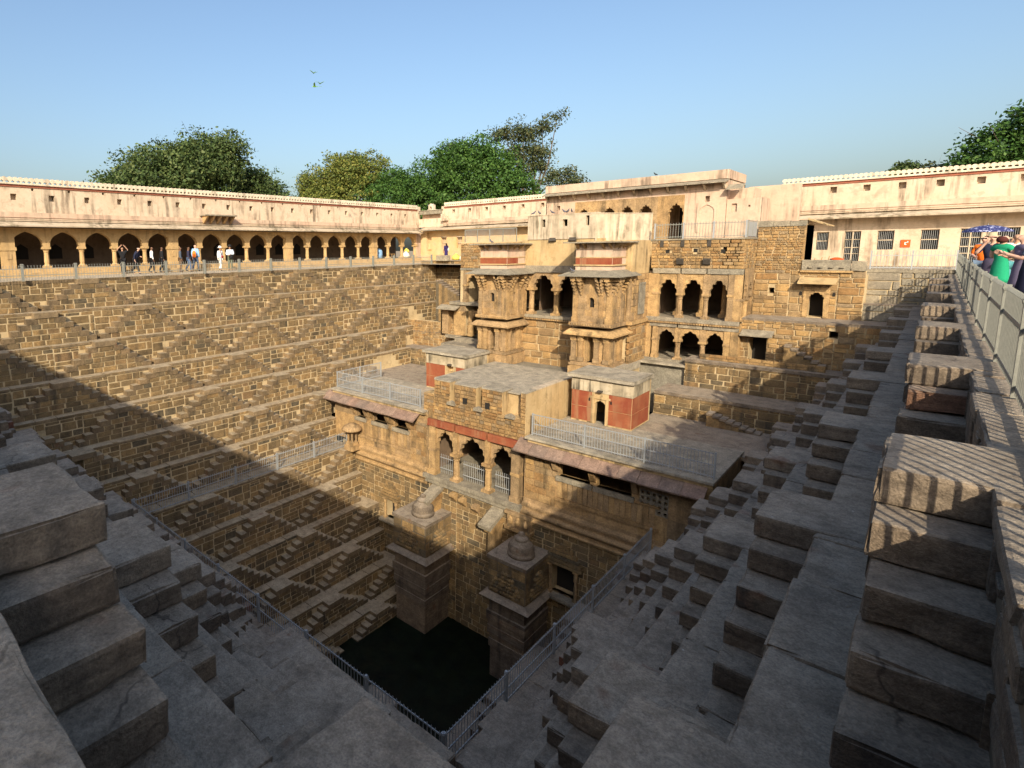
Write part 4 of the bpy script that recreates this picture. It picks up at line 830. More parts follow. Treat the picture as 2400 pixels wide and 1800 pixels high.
def upper(root, fr, u0, u1, zl, zt, n, sp, ph, m='cream2'):
    """plain upper wall with square loopholes, band and mouldings"""
    hs = []
    u = ph
    while u < u1-.4:
        if u > u0+.4: hs.append((u-.16, u+.16, zl+.72, zl+1.08))
        if u0+.3 < u+sp/2 < u1-.3: hs.append((u+sp/2-.07, u+sp/2+.07, zl+1.3, zl+1.44))
        u += sp
    pt('upper_wall', m, root, lambda b: (b.holes(u0, u1, zl, zt, hs, n, .35), b.box(u0, u1, n-.6, n-.4, zl, zt)), fr)
    pt('top_ledge', 'white', root, lambda b: b.box(u0, u1, n-.5, n+.16, zt, zt+.09), fr)
    pt('red_line', 'redline', root, lambda b: b.box(u0, u1, n-.3, n+.06, zt-.14, zt-.001), fr)
    pt('band', 'pink', root, lambda b: (b.box(u0, u1, n-.4, n+.22, zl-.55, zl-.001), b.box(u0, u1, n-.3, n+.27, zl-.3, zl-.26)), fr)
    for j in range(2): pt('moulding', 'pale', root, lambda b: b.box(u0, u1, n-.3, n+.25+.1*j, zl-.42-.1*j, zl-.37-.1*j), fr)
ar = thing('arcade_building', 'long cream building with arched arcade and round merlons beyond the far walkway', 'building', (-38.5, 20, .18)); FAr = Fr(-38.5, 0, 0, 1, 1, 0)
y0b, y1b = -5.0, 46.3; b0 = 8.4-2.06*6; zp = .68
pt('plinth', 'tancol', ar, lambda b: (b.box(y0b, y1b, -.35, .45, .1, zp), b.box(y0b, y1b, .45, .8, .1, .42)), FAr); pt('arcade_floor', 'inner', ar, lambda b: b.box(y0b, y1b, -4, -.35, .1, zp-.01), FAr)
njs = 24
for j in range(njs+1):
    y = b0+2.06*j
    if y > 45.9: break
    if j % 5 == 1: pt('pier', 'tancol', ar, lambda b: (b.box(y-.36, y+.36, -.3, .1, zp, 2.95), b.box(y-.42, y+.42, -.32, .14, 1.75, 1.95), b.prism([(y-.14, 1.25), (y-.14, 1.55), (y, 1.68), (y+.14, 1.55), (y+.14, 1.25)], .1, .13)), FAr)
    else: pt('column', 'tancol', ar, lambda b: (column(b, y, -.1, zp, 1.95, .15), b.box(y-.2, y+.2, -.3, .1, 1.95, 2.05)), FAr)
    if y+2.06 < 45.6:
        pt('arch', 'tancol', ar, lambda b: arch_wall(b, y+.003, y+2.057, 2.0 if True else 0, 3.1, y+1.03, .83, 2.05, 2.88, -.3, .08, point=.1, n=14), FAr)
pt('end_wall', 'pink', ar, lambda b: b.box(b0+2.06*24+.003, y1b, -.3, .07, zp-.5, 3.1), FAr)
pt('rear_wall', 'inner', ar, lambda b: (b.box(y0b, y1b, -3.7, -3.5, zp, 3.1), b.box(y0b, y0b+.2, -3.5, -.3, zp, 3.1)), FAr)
for j in range(17): pt('wall_niche', 'dark', ar, lambda b: b.prism([(y0b+4.6+j*2.06+q, z) for q, z in ((-.4, 1.2), (-.4, 1.9), (0, 2.2), (.4, 1.9), (.4, 1.2))], -3.49, -3.46), FAr)  # dark plates on the rear wall, shade of niches put in as colour
pt('ceiling', 'inner', ar, lambda b: b.box(y0b, y1b, -3.6, 0, 3.1, 3.3), FAr)
pt('eave', 'pale', ar, lambda b: b.prism([(0.05, 3.3), (1.1, 3.12), (1.12, 3.19), (0.05, 3.5)], y0b, 45.6, 'u'), FAr)
upper(ar, FAr, y0b, 45.8, 4.0, 5.62, -.05, 2.06, 8.97)
battlement(ar, FAr, y0b, 45.8, -.05, 5.71, .285, .145)
pt('end_block', 'cream2', ar, lambda b: b.box(45.8, 46.3, -.6, .0, 3.5, 5.9), FAr)
bal = thing('roof_balcony', 'small stone slab balcony on brackets projecting from the arcade upper wall', 'balcony', (-38.3, 22.2, 3.6))
pt('slab', 'greystone', bal, lambda b: b.box(20.9, 23.5, 0, 1.0, 4.16, 4.25), FAr)
for i in range(5): pt('bracket', 'sand', bal, lambda b: b.prism([(.18, 3.6), (.3, 3.62), (.9, 4.1), (.9, 4.158), (.18, 4.158)], 21.1+i*.55-.07, 21.1+i*.55+.07, 'u'), FAr)
# back-left range
nl = thing('corner_building', 'yellow and pink building closing the far left corner, two grilled windows', 'building', (-30, 46, .45)); FN = FY(46)
wn = [(-35.5, -34.85, 1.58, 2.68), (-33.58, -32.92, 1.58, 2.66), (-37.4, -36.75, 1.3, 3.2)]
pt('wall', 'yellow', nl, lambda b: (b.holes(-38.2, -19.5, .3, 3.4, wn, 0, .35), b.box(-38.2, -19.5, -4, -3.8, .3, 5)), FN)
for w_ in wn[:2]:
    f = pt('window', 'pale', nl, lambda b: (b.box(w_[0], w_[1], -.2, -.17, (w_[2]+w_[3])/2-.03, (w_[2]+w_[3])/2+.03), b.box(w_[0]-.05, w_[1]+.05, 0.001, .03, w_[3], w_[3]+.07)), FN)
    bars(f, FN, w_[0], w_[1], -.18, w_[2], w_[3], .11, .012, tip=False)
g_ = pt('doorway', 'sand', nl, lambda b: b.box(-37.35, -36.8, -.3, -.25, 1.3, 1.5), FN)
pt('eave', 'pale', nl, lambda b: b.prism([(0.0, 3.55), (1.0, 3.4), (1.02, 3.47), (0.0, 3.75)], -37.6, -19.5, 'u'), FN)
upper(nl, FN, -35.1, -19.9, 4.3, 5.7, 0, 1.9, -34.0); battlement(nl, FN, -35.1, -19.9, 0, 5.79, .25, .14)
pt('corner_band', 'cream2', nl, lambda b: b.box(-38.4, -35.1, -.5, .1, 3.75, 4.6), FN)
pt('corner_loggia', 'pink', nl, lambda b: b.box(-38.2, -35.4, -.8, -.3, 4.6, 5.05), FN)
pt('balcony_slab', 'greystone', nl, lambda b: (b.box(-38.2, -35.3, -.8, .25, 5.05, 5.4), b.box(-38.3, -35.2, -.8, .3, 5.4, 5.47)), FN)
pt('end_block', 'cream2', nl, lambda b: (b.box(-35.4, -35.1, -.5, .12, 4.3, 5.75),), FN)
for i in range(3):
    pt('roof_step', 'cream2', nl, lambda b: (b.box(-35.2+i*.25, -34.9+i*.25, 0.06, .5, 4.3, 5.0-i*.22), ), FN)
sh = thing('roof_shrine', 'tiny white arched shrine on the corner roof between the battlements', 'shrine', (-36.8, 46, 5.47))
pt('niche', 'white', sh, lambda b: arch_wall(b, -37.1, -36.5, 5.47, 5.98, -36.8, .14, 5.7, 5.86, -.3, .1), FN); pt('cap', 'white', sh, lambda b: b.prism([(-37.12, 5.98), (-36.48, 5.98), (-36.8, 6.12)], -.3, .1), FN); pt('base', 'white', sh, lambda b: b.box(-37.2, -36.2, -.3, .15, 5.47, 5.53), FN)
# back-right range
nr_ = thing('right_building', 'cream building on the right with barred windows and round merlons', 'building', (0, 45, .19)); FR = FY(45)
wr = [(-5.46, -4.85, 1.14, 2.23), (-2.63, -1.91, 1.13, 2.23), (-.82, -.08, 1.12, 2.23), (2.05, 2.85, 1.12, 2.25), (3.4, 4.2, 1.12, 2.25)]
dr_ = [(-4.1, -3.36, .3, 2.24), (.72, 1.5, .3, 2.24)]
pt('wall', 'cream2', nr_, lambda b: (b.holes(-7.6, 9, .1, 3.2, wr+dr_, 0, .35), b.box(-7.6, 9, -4, -3.8, .1, 5)), FR)
for w_ in wr+dr_:
    f = pt('window' if w_ in wr else 'barred_door', 'pale', nr_, lambda b: (b.box(w_[0], w_[1], -.12, -.09, (w_[2]+w_[3])/2-.025, (w_[2]+w_[3])/2+.025), b.box(w_[0], w_[0]+.03, -.12, -.09, w_[2], w_[3]), b.box(w_[1]-.03, w_[1], -.12, -.09, w_[2], w_[3]), b.box(w_[0], w_[1], -.12, -.09, w_[3]-.04, w_[3])), FR)
    bars(f, FR, w_[0]+.04, w_[1]-.04, -.105, w_[2], w_[3], .075, .011, tip=False)
    if w_ in dr_:
        for zz in (.9, 1.75): pt('cross_rail', 'pale', f, lambda b: b.box(w_[0], w_[1], -.08, -.06, zz-.02, zz+.02), FR)
        pt('door_stile', 'pale', f, lambda b: b.box((w_[0]+w_[1])/2-.03, (w_[0]+w_[1])/2+.03, -.085, -.055, w_[2], w_[3]), FR)
    pt('room_shade_sheet', 'dark', nr_, lambda b: b.box(w_[0]+.002, w_[1]-.002, -.34, -.32, w_[2]+.002, w_[3]-.002), FR)  # dark sheet behind the bars paints the shade of the room
pt('eave', 'pale', nr_, lambda b: b.prism([(0.0, 3.15), (1.0, 2.98), (1.02, 3.05), (0.0, 3.36)], -7.5, 9, 'u'), FR)
upper(nr_, FR, -7.4, 9, 3.86, 5.24, 0, 1.52, -4.85); battlement(nr_, FR, -7.4, 9, 0, 5.33, .225, .125)
M['orange'] = flat_mat('orange_paint', (.75, .09, .012), .6, 0, .2, 20); M['whitepaint'] = flat_mat('white_lettering', (.8, .8, .78), .7, 0, .05)
sg = thing('wall_box', 'orange painted square with white marks on the cream wall between two windows', 'sign', (-1.4, 44.98, 1.24))
pt('painted_square', 'orange', sg, lambda b: b.box(-1.6, -1.2, .003, .05, 1.26, 1.68), FR)
pt('white_mark', 'whitepaint', sg, lambda b: (b.box(-1.44, -1.405, .05, .056, 1.4, 1.54), b.box(-1.404, -1.345, .05, .056, 1.4, 1.428), b.box(-1.404, -1.345, .05, .056, 1.512, 1.54)), FR)
pt('white_mark', 'whitepaint', sg, lambda b: b.box(-1.335, -1.29, .05, .056, 1.53, 1.585), FR)
# range on the near side, behind the viewer: it shades the foreground
nb = thing('near_building', 'building behind the viewpoint along the near walkway', 'building', (-16, -7.2, 0)); FNe = Fr(0, -7.0, 1, 0, 0, 1)
pt('wall', 'cream2', nb, lambda b: (b.holes(-40, 9, 0, 5.9, [(-38+i*3, -36.6+i*3, 0, 2.6) for i in range(15)], 0, .4), b.box(-40, 9, -4.2, -.5, 0, 5.9)), FNe)
pt('eave', 'pale', nb, lambda b: b.prism([(0, 3.3), (1, 3.1), (1, 3.17), (0, 3.5)], -40, 9, 'u'), FNe)
battlement(nb, FNe, -40, 9, -.1, 5.9, .285, .145)
# ------------------------------------------------------------------ iron railings
def railing(lab, pts, H, post_sp, bar_sp, rails, r=.011, pr=.035, group=None, post_m='rail', bar_m='rail', ph=None, name='iron_railing', cat='railing', rt=.018, z_of=None):
    x0, y0, z0 = pts[0]; root = thing(name, lab, cat, pts[0], group)
    if ('post', pr, H, post_m) not in UM:
        b = MB(); b.box(-pr, pr, -pr, pr, 0, 1); b.box(-pr*1.25, pr*1.25, -pr*1.25, pr*1.25, .93, .97); me = b.mesh('post'); me.materials.append(M[post_m]); UM[('post', pr, H, post_m)] = me
    for (ax, ay, az), (bx, by, bz) in zip(pts, pts[1:]):
        L = math.hypot(bx-ax, by-ay); ux, uy = (bx-ax)/L, (by-ay)/L; fr = Fr(ax, ay, ux, uy, -uy, ux); k = max(1, round(L/post_sp))
        for i in range(k+1): ob('post', UM[('post', pr, H, post_m)], None, root, fr.w(i*L/k, 0, az), fr.ang, (1, 1, ph or H))
        for i in range(k):
            for z in rails: ob('rail', MB(fr).box(i*L/k+pr, (i+1)*L/k-pr, -.012, .012, az+z-rt, az+z+rt), bar_m, root)
            bars(root, fr, i*L/k+pr, (i+1)*L/k-pr, 0, az+.03, az+H, bar_sp, r, bar_m)
    return root
railing('pale iron fence with spiked bars along the right edge beside the tourists', [(.62, 1.2, 0), (.64, 8.2, 0), (.6, 15.0, 0), (.66, 38.3, 0)], .98, 2.3, .135, (.1, .66), .0155, .034, bar_m='railpost', post_m='railpost', rt=.022)
railing('low pale fence with square posts in front of the arcade walkway', [(-31.95, -.0, .18), (-31.95, 40.0, .18)], .8, 2.5, .135, (.28, .62), .012, .06, post_m='railpost', bar_m='railpost', ph=.86)
railing('grey railing along the shaded near side of the deep ledge', [(-24.95, 9.4, -10.71), (-7.12, 9.4, -10.71)], 1.0, 2.55, .12, (.45, .9), .011, .035, rt=.02, group='railings round the deep ledge')
railing('grey railing along the right side of the deep ledge, foot of the right steps', [(-7.1, 9.43, -10.71), (-7.1, 23.0, -10.71)], 1.0, 2.7, .12, (.1, .45, .9), .011, .035, rt=.02, group='railings round the deep ledge')
railing('grey railing along the far left ledge, half in sun', [(-24.98, 9.5, -10.71), (-24.98, 22.9, -10.71)], 1.0, 2.7, .12, (.1, .5, .9), .011, .035, group='railings round the deep ledge')
railing('grey railing edging the left portico roof', [(-26.3, 27.4, -7.2), (-26.3, 23.35, -7.2), (-19.4, 23.35, -7.2)], 1.05, 2.2, .12, (.1, .55, 1.0), .011, .03, group='railings on the portico roofs')
railing('grey railing edging the right portico roof in front of the red kiosk', [(-12.6, 23.35, -7.2), (-5.15, 23.35, -7.2)], 1.05, 2.5, .12, (.1, .55, 1.0), .011, .03, group='railings on the portico roofs')
railing('grey railing on the palace roof edge before the pink pavilion', [(-11.45, 34.6, 1.9), (-7.05, 34.6, 1.9)], .88, 1.5, .13, (.1, .78), .012, .035, bar_m='railpost')
railing('thin fence on the far right walkway before the barred windows', [(-2.4, 38.65, .19), (.62, 38.65, .19)], .95, 1.55, .13, (.1, .7), .008, .03)
# sheet-metal gate at the end of the palace roof railing, and a wire screen beside the left wing
gt = thing('metal_gate', 'grey sheet metal gate at the right end of the palace roof railing', 'gate', (-6.8, 34.9, 1.9))
pt('frame', 'railpost', gt, lambda b: (b.box(-7.0, -6.96, 34.6, 34.64, 1.9, 2.8), b.box(-6.98, -6.94, 36.4, 36.44, 1.9, 2.8), b.box(-6.98, -6.95, 34.6, 36.4, 2.72, 2.76), b.box(-6.98, -6.95, 35.5, 35.54, 1.9, 2.76)))
pt('sheet', 'rail', gt, lambda b: b.box(-6.97, -6.96, 34.64, 36.4, 1.95, 2.7))
ws = thing('wire_screen', 'tall grey wire screen beside the pale parapet above the left wing', 'screen', (-27, 41.6, .5))
pt('frame', 'railpost', ws, lambda b: (b.box(-29.5, -24.4, 41.58, 41.64, 3.1, 3.18), [b.box(-29.5+i*1.27, -29.44+i*1.27, 41.58, 41.64, .5, 3.1) for i in range(5)]))
bars(ws, Fr(0, 41.6, 1, 0, 0, -1), -29.4, -24.5, 0, .5, 3.1, .11, .012, tip=False)
# ------------------------------------------------------------------ people
PM = {}
def cm(name, col, rough=.85):
    if name not in PM: PM[name] = flat_mat(name, col, rough, 0, .18, 25, .15)
    return PM[name]
def skin_obj(name, chains, m, parent, levels=1):
    """grow a continuous surface over joined chains of (joint key, point, radius)"""
    idx = {}; V = []; Rr = []; E = []
    for ch in chains:
        prev = None
        for key, p, r in ch:
            if key not in idx: idx[key] = len(V); V.append(p); Rr.append(r)
            if prev is not None and prev != idx[key]: E.append((prev, idx[key]))
            prev = idx[key]
    me = bpy.data.meshes.new(name); me.from_pydata(V, E, []); me.materials.append(m)
    o = bpy.data.objects.new(name, me); COL.objects.link(o); o.parent = parent; WL[o] = WL[parent]
    md = o.modifiers.new('skin', 'SKIN'); md.use_smooth_shade = True
    if not me.skin_vertices: me.skin_vertices.new()
    sv = me.skin_vertices[0].data
    for i, r in enumerate(Rr): sv[i].radius = (r, r) if not isinstance(r, tuple) else r
    sv[0].use_root = True
    ss = o.modifiers.new('subdivision', 'SUBSURF'); ss.levels = levels; ss.render_levels = levels
    return o
SKINS = {'pale': (.55, .33, .24), 'tan': (.4, .23, .15), 'brown': (.2, .11, .07)}
def person(lab, x, y, z, face, h=1.7, skin='tan', top=('white_cloth', (.75, .74, .72)), sleeve='short', bottom=('dark_trousers', (.03, .03, .045)), legs='trousers', hair=('dark_hair', (.02, .015, .012)), style='short',
           armL='hang', armR='hang', walk=.0, bend=0., group=None, hat=None, bag=None, glasses=False, shoe=(.05, .04, .035)):
    root = thing('person', lab, 'person', (x, y, z), group, face); s = h/1.7
    k = lambda p: (p[0]*s, p[1]*s, p[2]*s)
    def b(p):   # lean forward from the hips
        px, py, pz = p
        if pz > .95: a = bend; dz = pz-.95; return k((px, py+dz*math.sin(a), .95+dz*math.cos(a)-py*0))
        return k(p)
    sk = cm('skin_'+skin, SKINS[skin], .6)
    J = {'pelvis': (0, 0, .93), 'waist': (0, 0, 1.1), 'chest': (0, 0, 1.3), 'neckb': (0, -.005, 1.44), 'neck': (0, .01, 1.5), 'jaw': (0, .035, 1.555), 'face': (0, .025, 1.62), 'crown': (0, .0, 1.68)}
    def arm(sg, pose):
        sh = (sg*.185, 0, 1.4)
        P_ = {'hang': ((sg*.235, -.02, 1.13), (sg*.24, .06, .89)), 'front': ((sg*.25, .03, 1.14), (sg*.08, .24, 1.1)), 'hip': ((sg*.36, -.04, 1.17), (sg*.2, .1, 1.0)),
              'face': ((sg*.27, .18, 1.2), (sg*.09, .2, 1.5)), 'up': ((sg*.34, .05, 1.52), (sg*.16, .1, 1.72)), 'swing': ((sg*.23, .1, 1.15), (sg*.22, .3, .98)), 'hold': ((sg*.24, .1, 1.16), (sg*.12, .3, 1.24))}[pose]
        el, wr = P_; d = (Vector(wr)-Vector(el)).normalized(); hd = Vector(wr)+d*.085
        side_ = d.cross(Vector((0, 1, 0.2))).normalized()
        ch = [[('chest', b(J['chest']), .13*s), ('sh%d' % sg, b(sh), .062*s), ('el%d' % sg, b(el), .045*s), ('wr%d' % sg, b(wr), .03*s), ('pm%d' % sg, b(tuple(hd)), (.038*s, .022*s))]]
        for f, (o_, L) in enumerate(((-.03, .075), (-.01, .09), (.01, .085), (.03, .065))):
            q = hd+side_*o_+d*.02; ch.append([('pm%d' % sg, b(tuple(hd)), .03*s), ('f%d%da' % (sg, f), b(tuple(q+d*.02)), .01*s), ('f%d%db' % (sg, f), b(tuple(q+d*L+Vector((0, .02, 0)))), .008*s)])
        ch.append([('wr%d' % sg, b(wr), .03*s), ('t%d' % sg, b(tuple(Vector(wr)+d*.06+side_*.045+Vector((0, .02, 0)))), .011*s)])
        return ch, sh, el, wr
    aL, shL, elL, wrL = arm(-1, armL); aR, shR, elR, wrR = arm(1, armR)
    def leg(sg):
        w = walk*sg
        return (sg*.09, 0, .9), (sg*.1, .04+w*.16, .5), (sg*.1, -.03+w*.33-(.06 if w < 0 else 0), .09+(.05 if w < 0 else 0)), (sg*.105, .12+w*.33, .035)
    body = [[('pelvis', k(J['pelvis']), (.125*s, .1*s)), ('waist', b(J['waist']), (.115*s, .09*s)), ('chest', b(J['chest']), (.14*s, .105*s)), ('neckb', b(J['neckb']), .06*s), ('neck', b(J['neck']), .05*s), ('jaw', b(J['jaw']), (.06*s, .066*s)), ('face', b(J['face']), (.076*s, .092*s)), ('crown', b(J['crown']), (.055*s, .065*s))],
            [('face', b(J['face']), .08*s), ('nose', b((0, .13, 1.6)), .014*s)]]+aL+aR
    for sg in (-1, 1):
        hp, kn, an_, to = leg(sg)
        body.append([('pelvis', k(J['pelvis']), .12*s), ('hp%d' % sg, k(hp), .085*s), ('kn%d' % sg, k(kn), .055*s), ('an%d' % sg, k(an_), .036*s), ('to%d' % sg, k(to), .032*s)])
        body.append([('face', b(J['face']), .08*s), ('ear%d' % sg, b((sg*.092, .0, 1.61)), .016*s)])
    skin_obj('body', body, sk, root)
    tm = cm(*top)
    sl = {'none': .0, 'short': .55, 'long': 1.}[sleeve]
    shirt = [[('pelvis', k((0, 0, .9)), (.158*s, .125*s)), ('waist', b(J['waist']), (.142*s, .115*s)), ('chest', b(J['chest']), (.165*s, .13*s)), ('neckb', b((0, -.005, 1.43)), .078*s)]]
    for sg, sh, el, wr in ((-1, shL, elL, wrL), (1, shR, elR, wrR)):
        c = [('chest', b(J['chest']), .15*s), ('sh%d' % sg, b(sh), .08*s)]
        if sl: c.append(('ee%d' % sg, b(tuple(Vector(sh).lerp(Vector(el), min(1, sl*1.7)))), .066*s))
        if sl == 1: c.append(('ww%d' % sg, b(wr), .047*s))
        shirt.append(c)
    if legs != 'dress': skin_obj('shirt', shirt, tm, root)
    if legs in ('trousers', 'shorts'):
        ch = []
        for sg in (-1, 1):
            hp, kn, an_, to = leg(sg); c = [('pelvis', k((0, 0, .93)), (.15*s, .12*s)), ('hp%d' % sg, k(hp), .105*s)]
            if legs == 'trousers': c += [('kn%d' % sg, k(kn), .078*s), ('an%d' % sg, k(an_), .066*s)]
            else: c += [('kn%d' % sg, k(tuple(Vector(hp).lerp(Vector(kn), .85))), .1*s)]
            ch.append(c)
        skin_obj('trousers' if legs == 'trousers' else 'shorts', ch, cm(*bottom), root)
    else:
        z0 = {'skirt': .5, 'dress': .5, 'long': .1}[legs]; q = MB(); wst = 1.38 if legs == 'dress' else 1.02
        prof = [(.215, z0), (.205, z0+.1), (.18, .75), (.165, .92), (.135, 1.08)]+([(.15, 1.22), (.16, 1.33), (.1, 1.42)] if legs == 'dress' else [])
        q.lathe([(r*s, zz*s) for r, zz in prof], 0, 0, 14, 0, 1, .8)
        ob('dress' if legs == 'dress' else 'skirt', q.mesh('skirt', True), cm(*(top if legs == 'dress' else bottom)), root, (0, 0, 0), local=True)
        if legs == 'dress': skin_obj('dress_sleeves', [[('chest', b((0, 0, 1.34)), .13*s)]+[('sh%d' % sg, b((sg*.175, 0, 1.39)), .08*s), ('se%d' % sg, b((sg*.225, -.01, 1.29)), .07*s)] for sg in (-1, 1)], tm, root)
    hm = cm(*hair)
    hc = {'short': [[('a', b((0, -.02, 1.665)), .098*s), ('b', b((0, -.05, 1.6)), .08*s)]], 'bob': [[('a', b((0, -.015, 1.66)), .12*s), ('b', b((0, -.05, 1.58)), .12*s), ('c', b((0, -.06, 1.5)), .1*s)]],
          'long': [[('a', b((0, -.02, 1.665)), .1*s), ('b', b((0, -.07, 1.58)), .085*s), ('c', b((0, -.09, 1.42)), .07*s), ('d', b((0, -.1, 1.3)), .04*s)]], 'bun': [[('a', b((0, -.015, 1.66)), .1*s), ('b', b((0, -.05, 1.6)), .085*s), ('c', b((0, -.12, 1.7)), .05*s)]], 'bald': []}[style]
    if hc: skin_obj('hair', hc, hm, root)
    for sg in (-1, 1):
        hp, kn, an_, to = leg(sg); skin_obj('shoe', [[('a', k((an_[0], an_[1]-.02, an_[2]-.04)), .045*s), ('b', k((to[0], to[1], an_[2]-.05)), (.045*s, .035*s))]], cm('shoe_%.2f' % shoe[0], shoe, .6), root)
    if glasses: skin_obj('sunglasses', [[('a', b((-.075, .085, 1.635)), .02*s), ('m', b((0, .115, 1.635)), .016*s), ('b', b((.075, .085, 1.635)), .02*s)]], cm('black_glass', (.01, .01, .01), .2), root)
    if hat:
        c = b((0, -.0, 1.7)); q = MB(); q.lathe([(.2*s, c[2]-.03), (.19*s, c[2]-.015), (.11*s, c[2]), (.105*s, c[2]+.09), (.06*s, c[2]+.11), (.005, c[2]+.11)], c[0], c[1], 14); ob('hat', q.mesh('hat', True), cm(*hat), root, (0, 0, 0), local=True)
    if bag:
        nm, col, (bx, by, bz), (rx, ry, rz) = bag
        q = MB(); q.lathe([(.3, -1), (.85, -.9), (1, -.4), (.95, .3), (.7, .85), (.3, 1)], 0, 0, 10); q.v = [(bx+vx*rx, by+vy*ry, bz+vz*rz) for vx, vy, vz in q.v]
        bo = ob('bag', q.mesh('bag', True), cm(nm, col), root, (0, 0, 0), local=True)
        st = MB(); st.tube((bx*.5, by*.6, bz+rz*.8), (-bx*.7+.05, .1, 1.42), .014); ob('strap', st, cm(nm, col), bo, (0, 0, 0), local=True)
    return root
def look(dx, dy): return math.atan2(dy, dx)-math.pi/2
nv = ('navy_cloth', (.02, .024, .05)); bk = ('black_cloth', (.015, .015, .017)); gl = 'visitors on the far left walkway'; gr = 'tourists behind the right fence'
Z = .18
person('person in dark navy bending forward at the low fence, grey hair', -35.9, 14.85, Z, look(1, .9), 1.72, 'pale', nv, 'long', bk, hair=('grey_hair', (.3, .28, .25)), walk=.8, bend=.35, armL='front', armR='hang', group=gl)
person('person in black raising both arms behind the bending visitor', -37.3, 14.6, Z, look(1, -.2), 1.72, 'tan', bk, 'short', bk, armL='up', armR='up', group=gl)
person('person in long white shirt and dark trousers walking by the fence', -36.3, 16.1, Z, look(.3, 1), 1.72, 'brown', ('white_cloth', (.8, .79, .77)), 'long', bk, walk=.4, group=gl)
person('person in black with white collar beside the white shirted walker', -35.9, 16.6, Z, look(.2, 1), 1.7, 'brown', bk, 'long', bk, walk=-.4, group=gl, hat=None)
person('person in grey shirt at the left of the trio by the arcade pier', -36.0, 17.95, Z, look(.4, 1), 1.68, 'brown', ('slate_cloth', (.07, .085, .11)), 'long', ('brown_trousers', (.12, .075, .045)), group=gl)
person('person in dark indigo in the middle of the trio by the arcade pier', -36.2, 18.65, Z, look(.4, 1), 1.7, 'brown', ('indigo_cloth', (.03, .03, .06)), 'long', ('jeans', (.09, .13, .22)), walk=.4, group=gl)
person('tall bald person in blue shirt carrying an orange backpack', -36.9, 19.55, Z, look(-.6, 1), 1.86, 'pale', ('blue_cloth', (.25, .45, .72)), 'long', ('jeans', (.09, .13, .22)), style='bald', walk=.5, group=gl, bag=('orange_nylon', (.8, .2, .03), (.02, -.2, 1.2), (.15, .09, .24)))
person('person all in white with a white sun hat and red pouch', -36.0, 21.0, Z, look(1, .3), 1.66, 'tan', ('white_cloth', (.8, .79, .77)), 'long', ('white_trousers', (.78, .76, .72)), hat=('white_hat', (.75, .68, .62)), walk=.4, group=gl, bag=('dark_red_pouch', (.25, .02, .03), (-.05, .16, 1.0), (.11, .05, .08)))
person('person in pale sleeves with black cap holding a black bag', -35.5, 21.5, Z, look(.6, -.5), 1.74, 'tan', ('pale_blue_cloth', (.6, .66, .72)), 'long', ('olive_trousers', (.13, .14, .09)), hat=('black_hat', (.02, .02, .02)), armL='front', armR='front', group=gl, bag=('black_bag', (.015, .015, .015), (-.1, .24, 1.0), (.15, .08, .16)))
person('woman in long navy dress with white shawl and grey bag by the yellow wall', -32.9, 43.4, .46, look(-1, .3), 1.62, 'brown', ('navy_sari', (.03, .02, .09)), 'long', ('navy_sari', (.03, .02, .09)), 'long', group=None, style='long', bag=('grey_bag', (.4, .42, .42), (.22, .0, 1.0), (.07, .14, .2)))
person('person in bright orange top with sunglasses leaning at the right fence', .92, 24.6, 0, look(-.5, -1), 1.66, 'pale', ('orange_cloth', (.8, .17, .02)), 'short', ('faded_jeans', (.12, .17, .24)), hair=('sandy_hair', (.32, .19, .08)), glasses=True, armL='hip', armR='front', group=gr)
person('person with short dark hair in white under the blue umbrella', 1.02, 26.3, 0, look(-.3, -1), 1.7, 'tan', ('white_cloth', (.8, .79, .77)), 'short', ('grey_trousers', (.15, .15, .16)), armR='hold', group=gr)
person('woman in navy top with sunglasses raising a hand to her face', .98, 22.3, 0, look(-.3, -1), 1.68, 'pale', nv, 'short', ('patterned_dark_skirt', (.06, .05, .08)), 'skirt', hair=('auburn_hair', (.22, .09, .04)), style='long', glasses=True, armL='hip', armR='face', group=gr)
person('woman with red-brown bob in a green dress seen from behind', 1.1, 21.3, 0, look(.6, .7), 1.66, 'pale', ('green_cloth', (.015, .26, .13)), 'none', None, 'dress', hair=('red_brown_hair', (.075, .022, .018)), style='bob', armL='front', armR='front', group=gr)
person('person in white patterned shirt and teal trousers beside the green dress', 1.42, 22.9, 0, look(-.2, -1), 1.7, 'tan', ('white_print', (.72, .64, .6)), 'short', ('teal_trousers', (.08, .26, .28)), hair=('grey_hair', (.3, .28, .25)), armR='hold', group=gr, bag=('black_strap_bag', (.02, .02, .02), (.18, .08, 1.0), (.06, .1, .1)))
person('woman with hair in a bun wearing a striped dark dress, looking down', 1.3, 19.2, 0, look(-1, -.4), 1.66, 'pale', ('striped_dark_cloth', (.13, .11, .17)), 'short', None, 'dress', hair=('sandy_hair', (.32, .19, .08)), style='bun', armL='hold', armR='hold', group=gr)
person('person in grey shirt and navy skirt nearest the viewer, cut by the frame edge', 1.24, 16.6, 0, look(-1, .1), 1.72, 'pale', ('grey_blue_cloth', (.09, .1, .14)), 'short', ('navy_skirt', (.012, .013, .03)), 'skirt', hair=('sandy_hair', (.32, .19, .08)), armL='hold', armR='hold', group=gr)
person('person in pale pink top standing behind the orange top', 1.3, 27.6, 0, look(-.4, -1), 1.64, 'pale', ('pink_cloth', (.6, .35, .33)), 'short', ('beige_trousers', (.4, .33, .24)), hair=('dark_hair', (.02, .015, .012)), style='long', armL='front', group=gr)
person('person in red top behind the white patterned shirt', 1.62, 25.4, 0, look(-.6, -1), 1.68, 'tan', ('red_cloth', (.5, .05, .05)), 'short', ('jeans', (.09, .13, .22)), style='short', armR='face', group=gr)
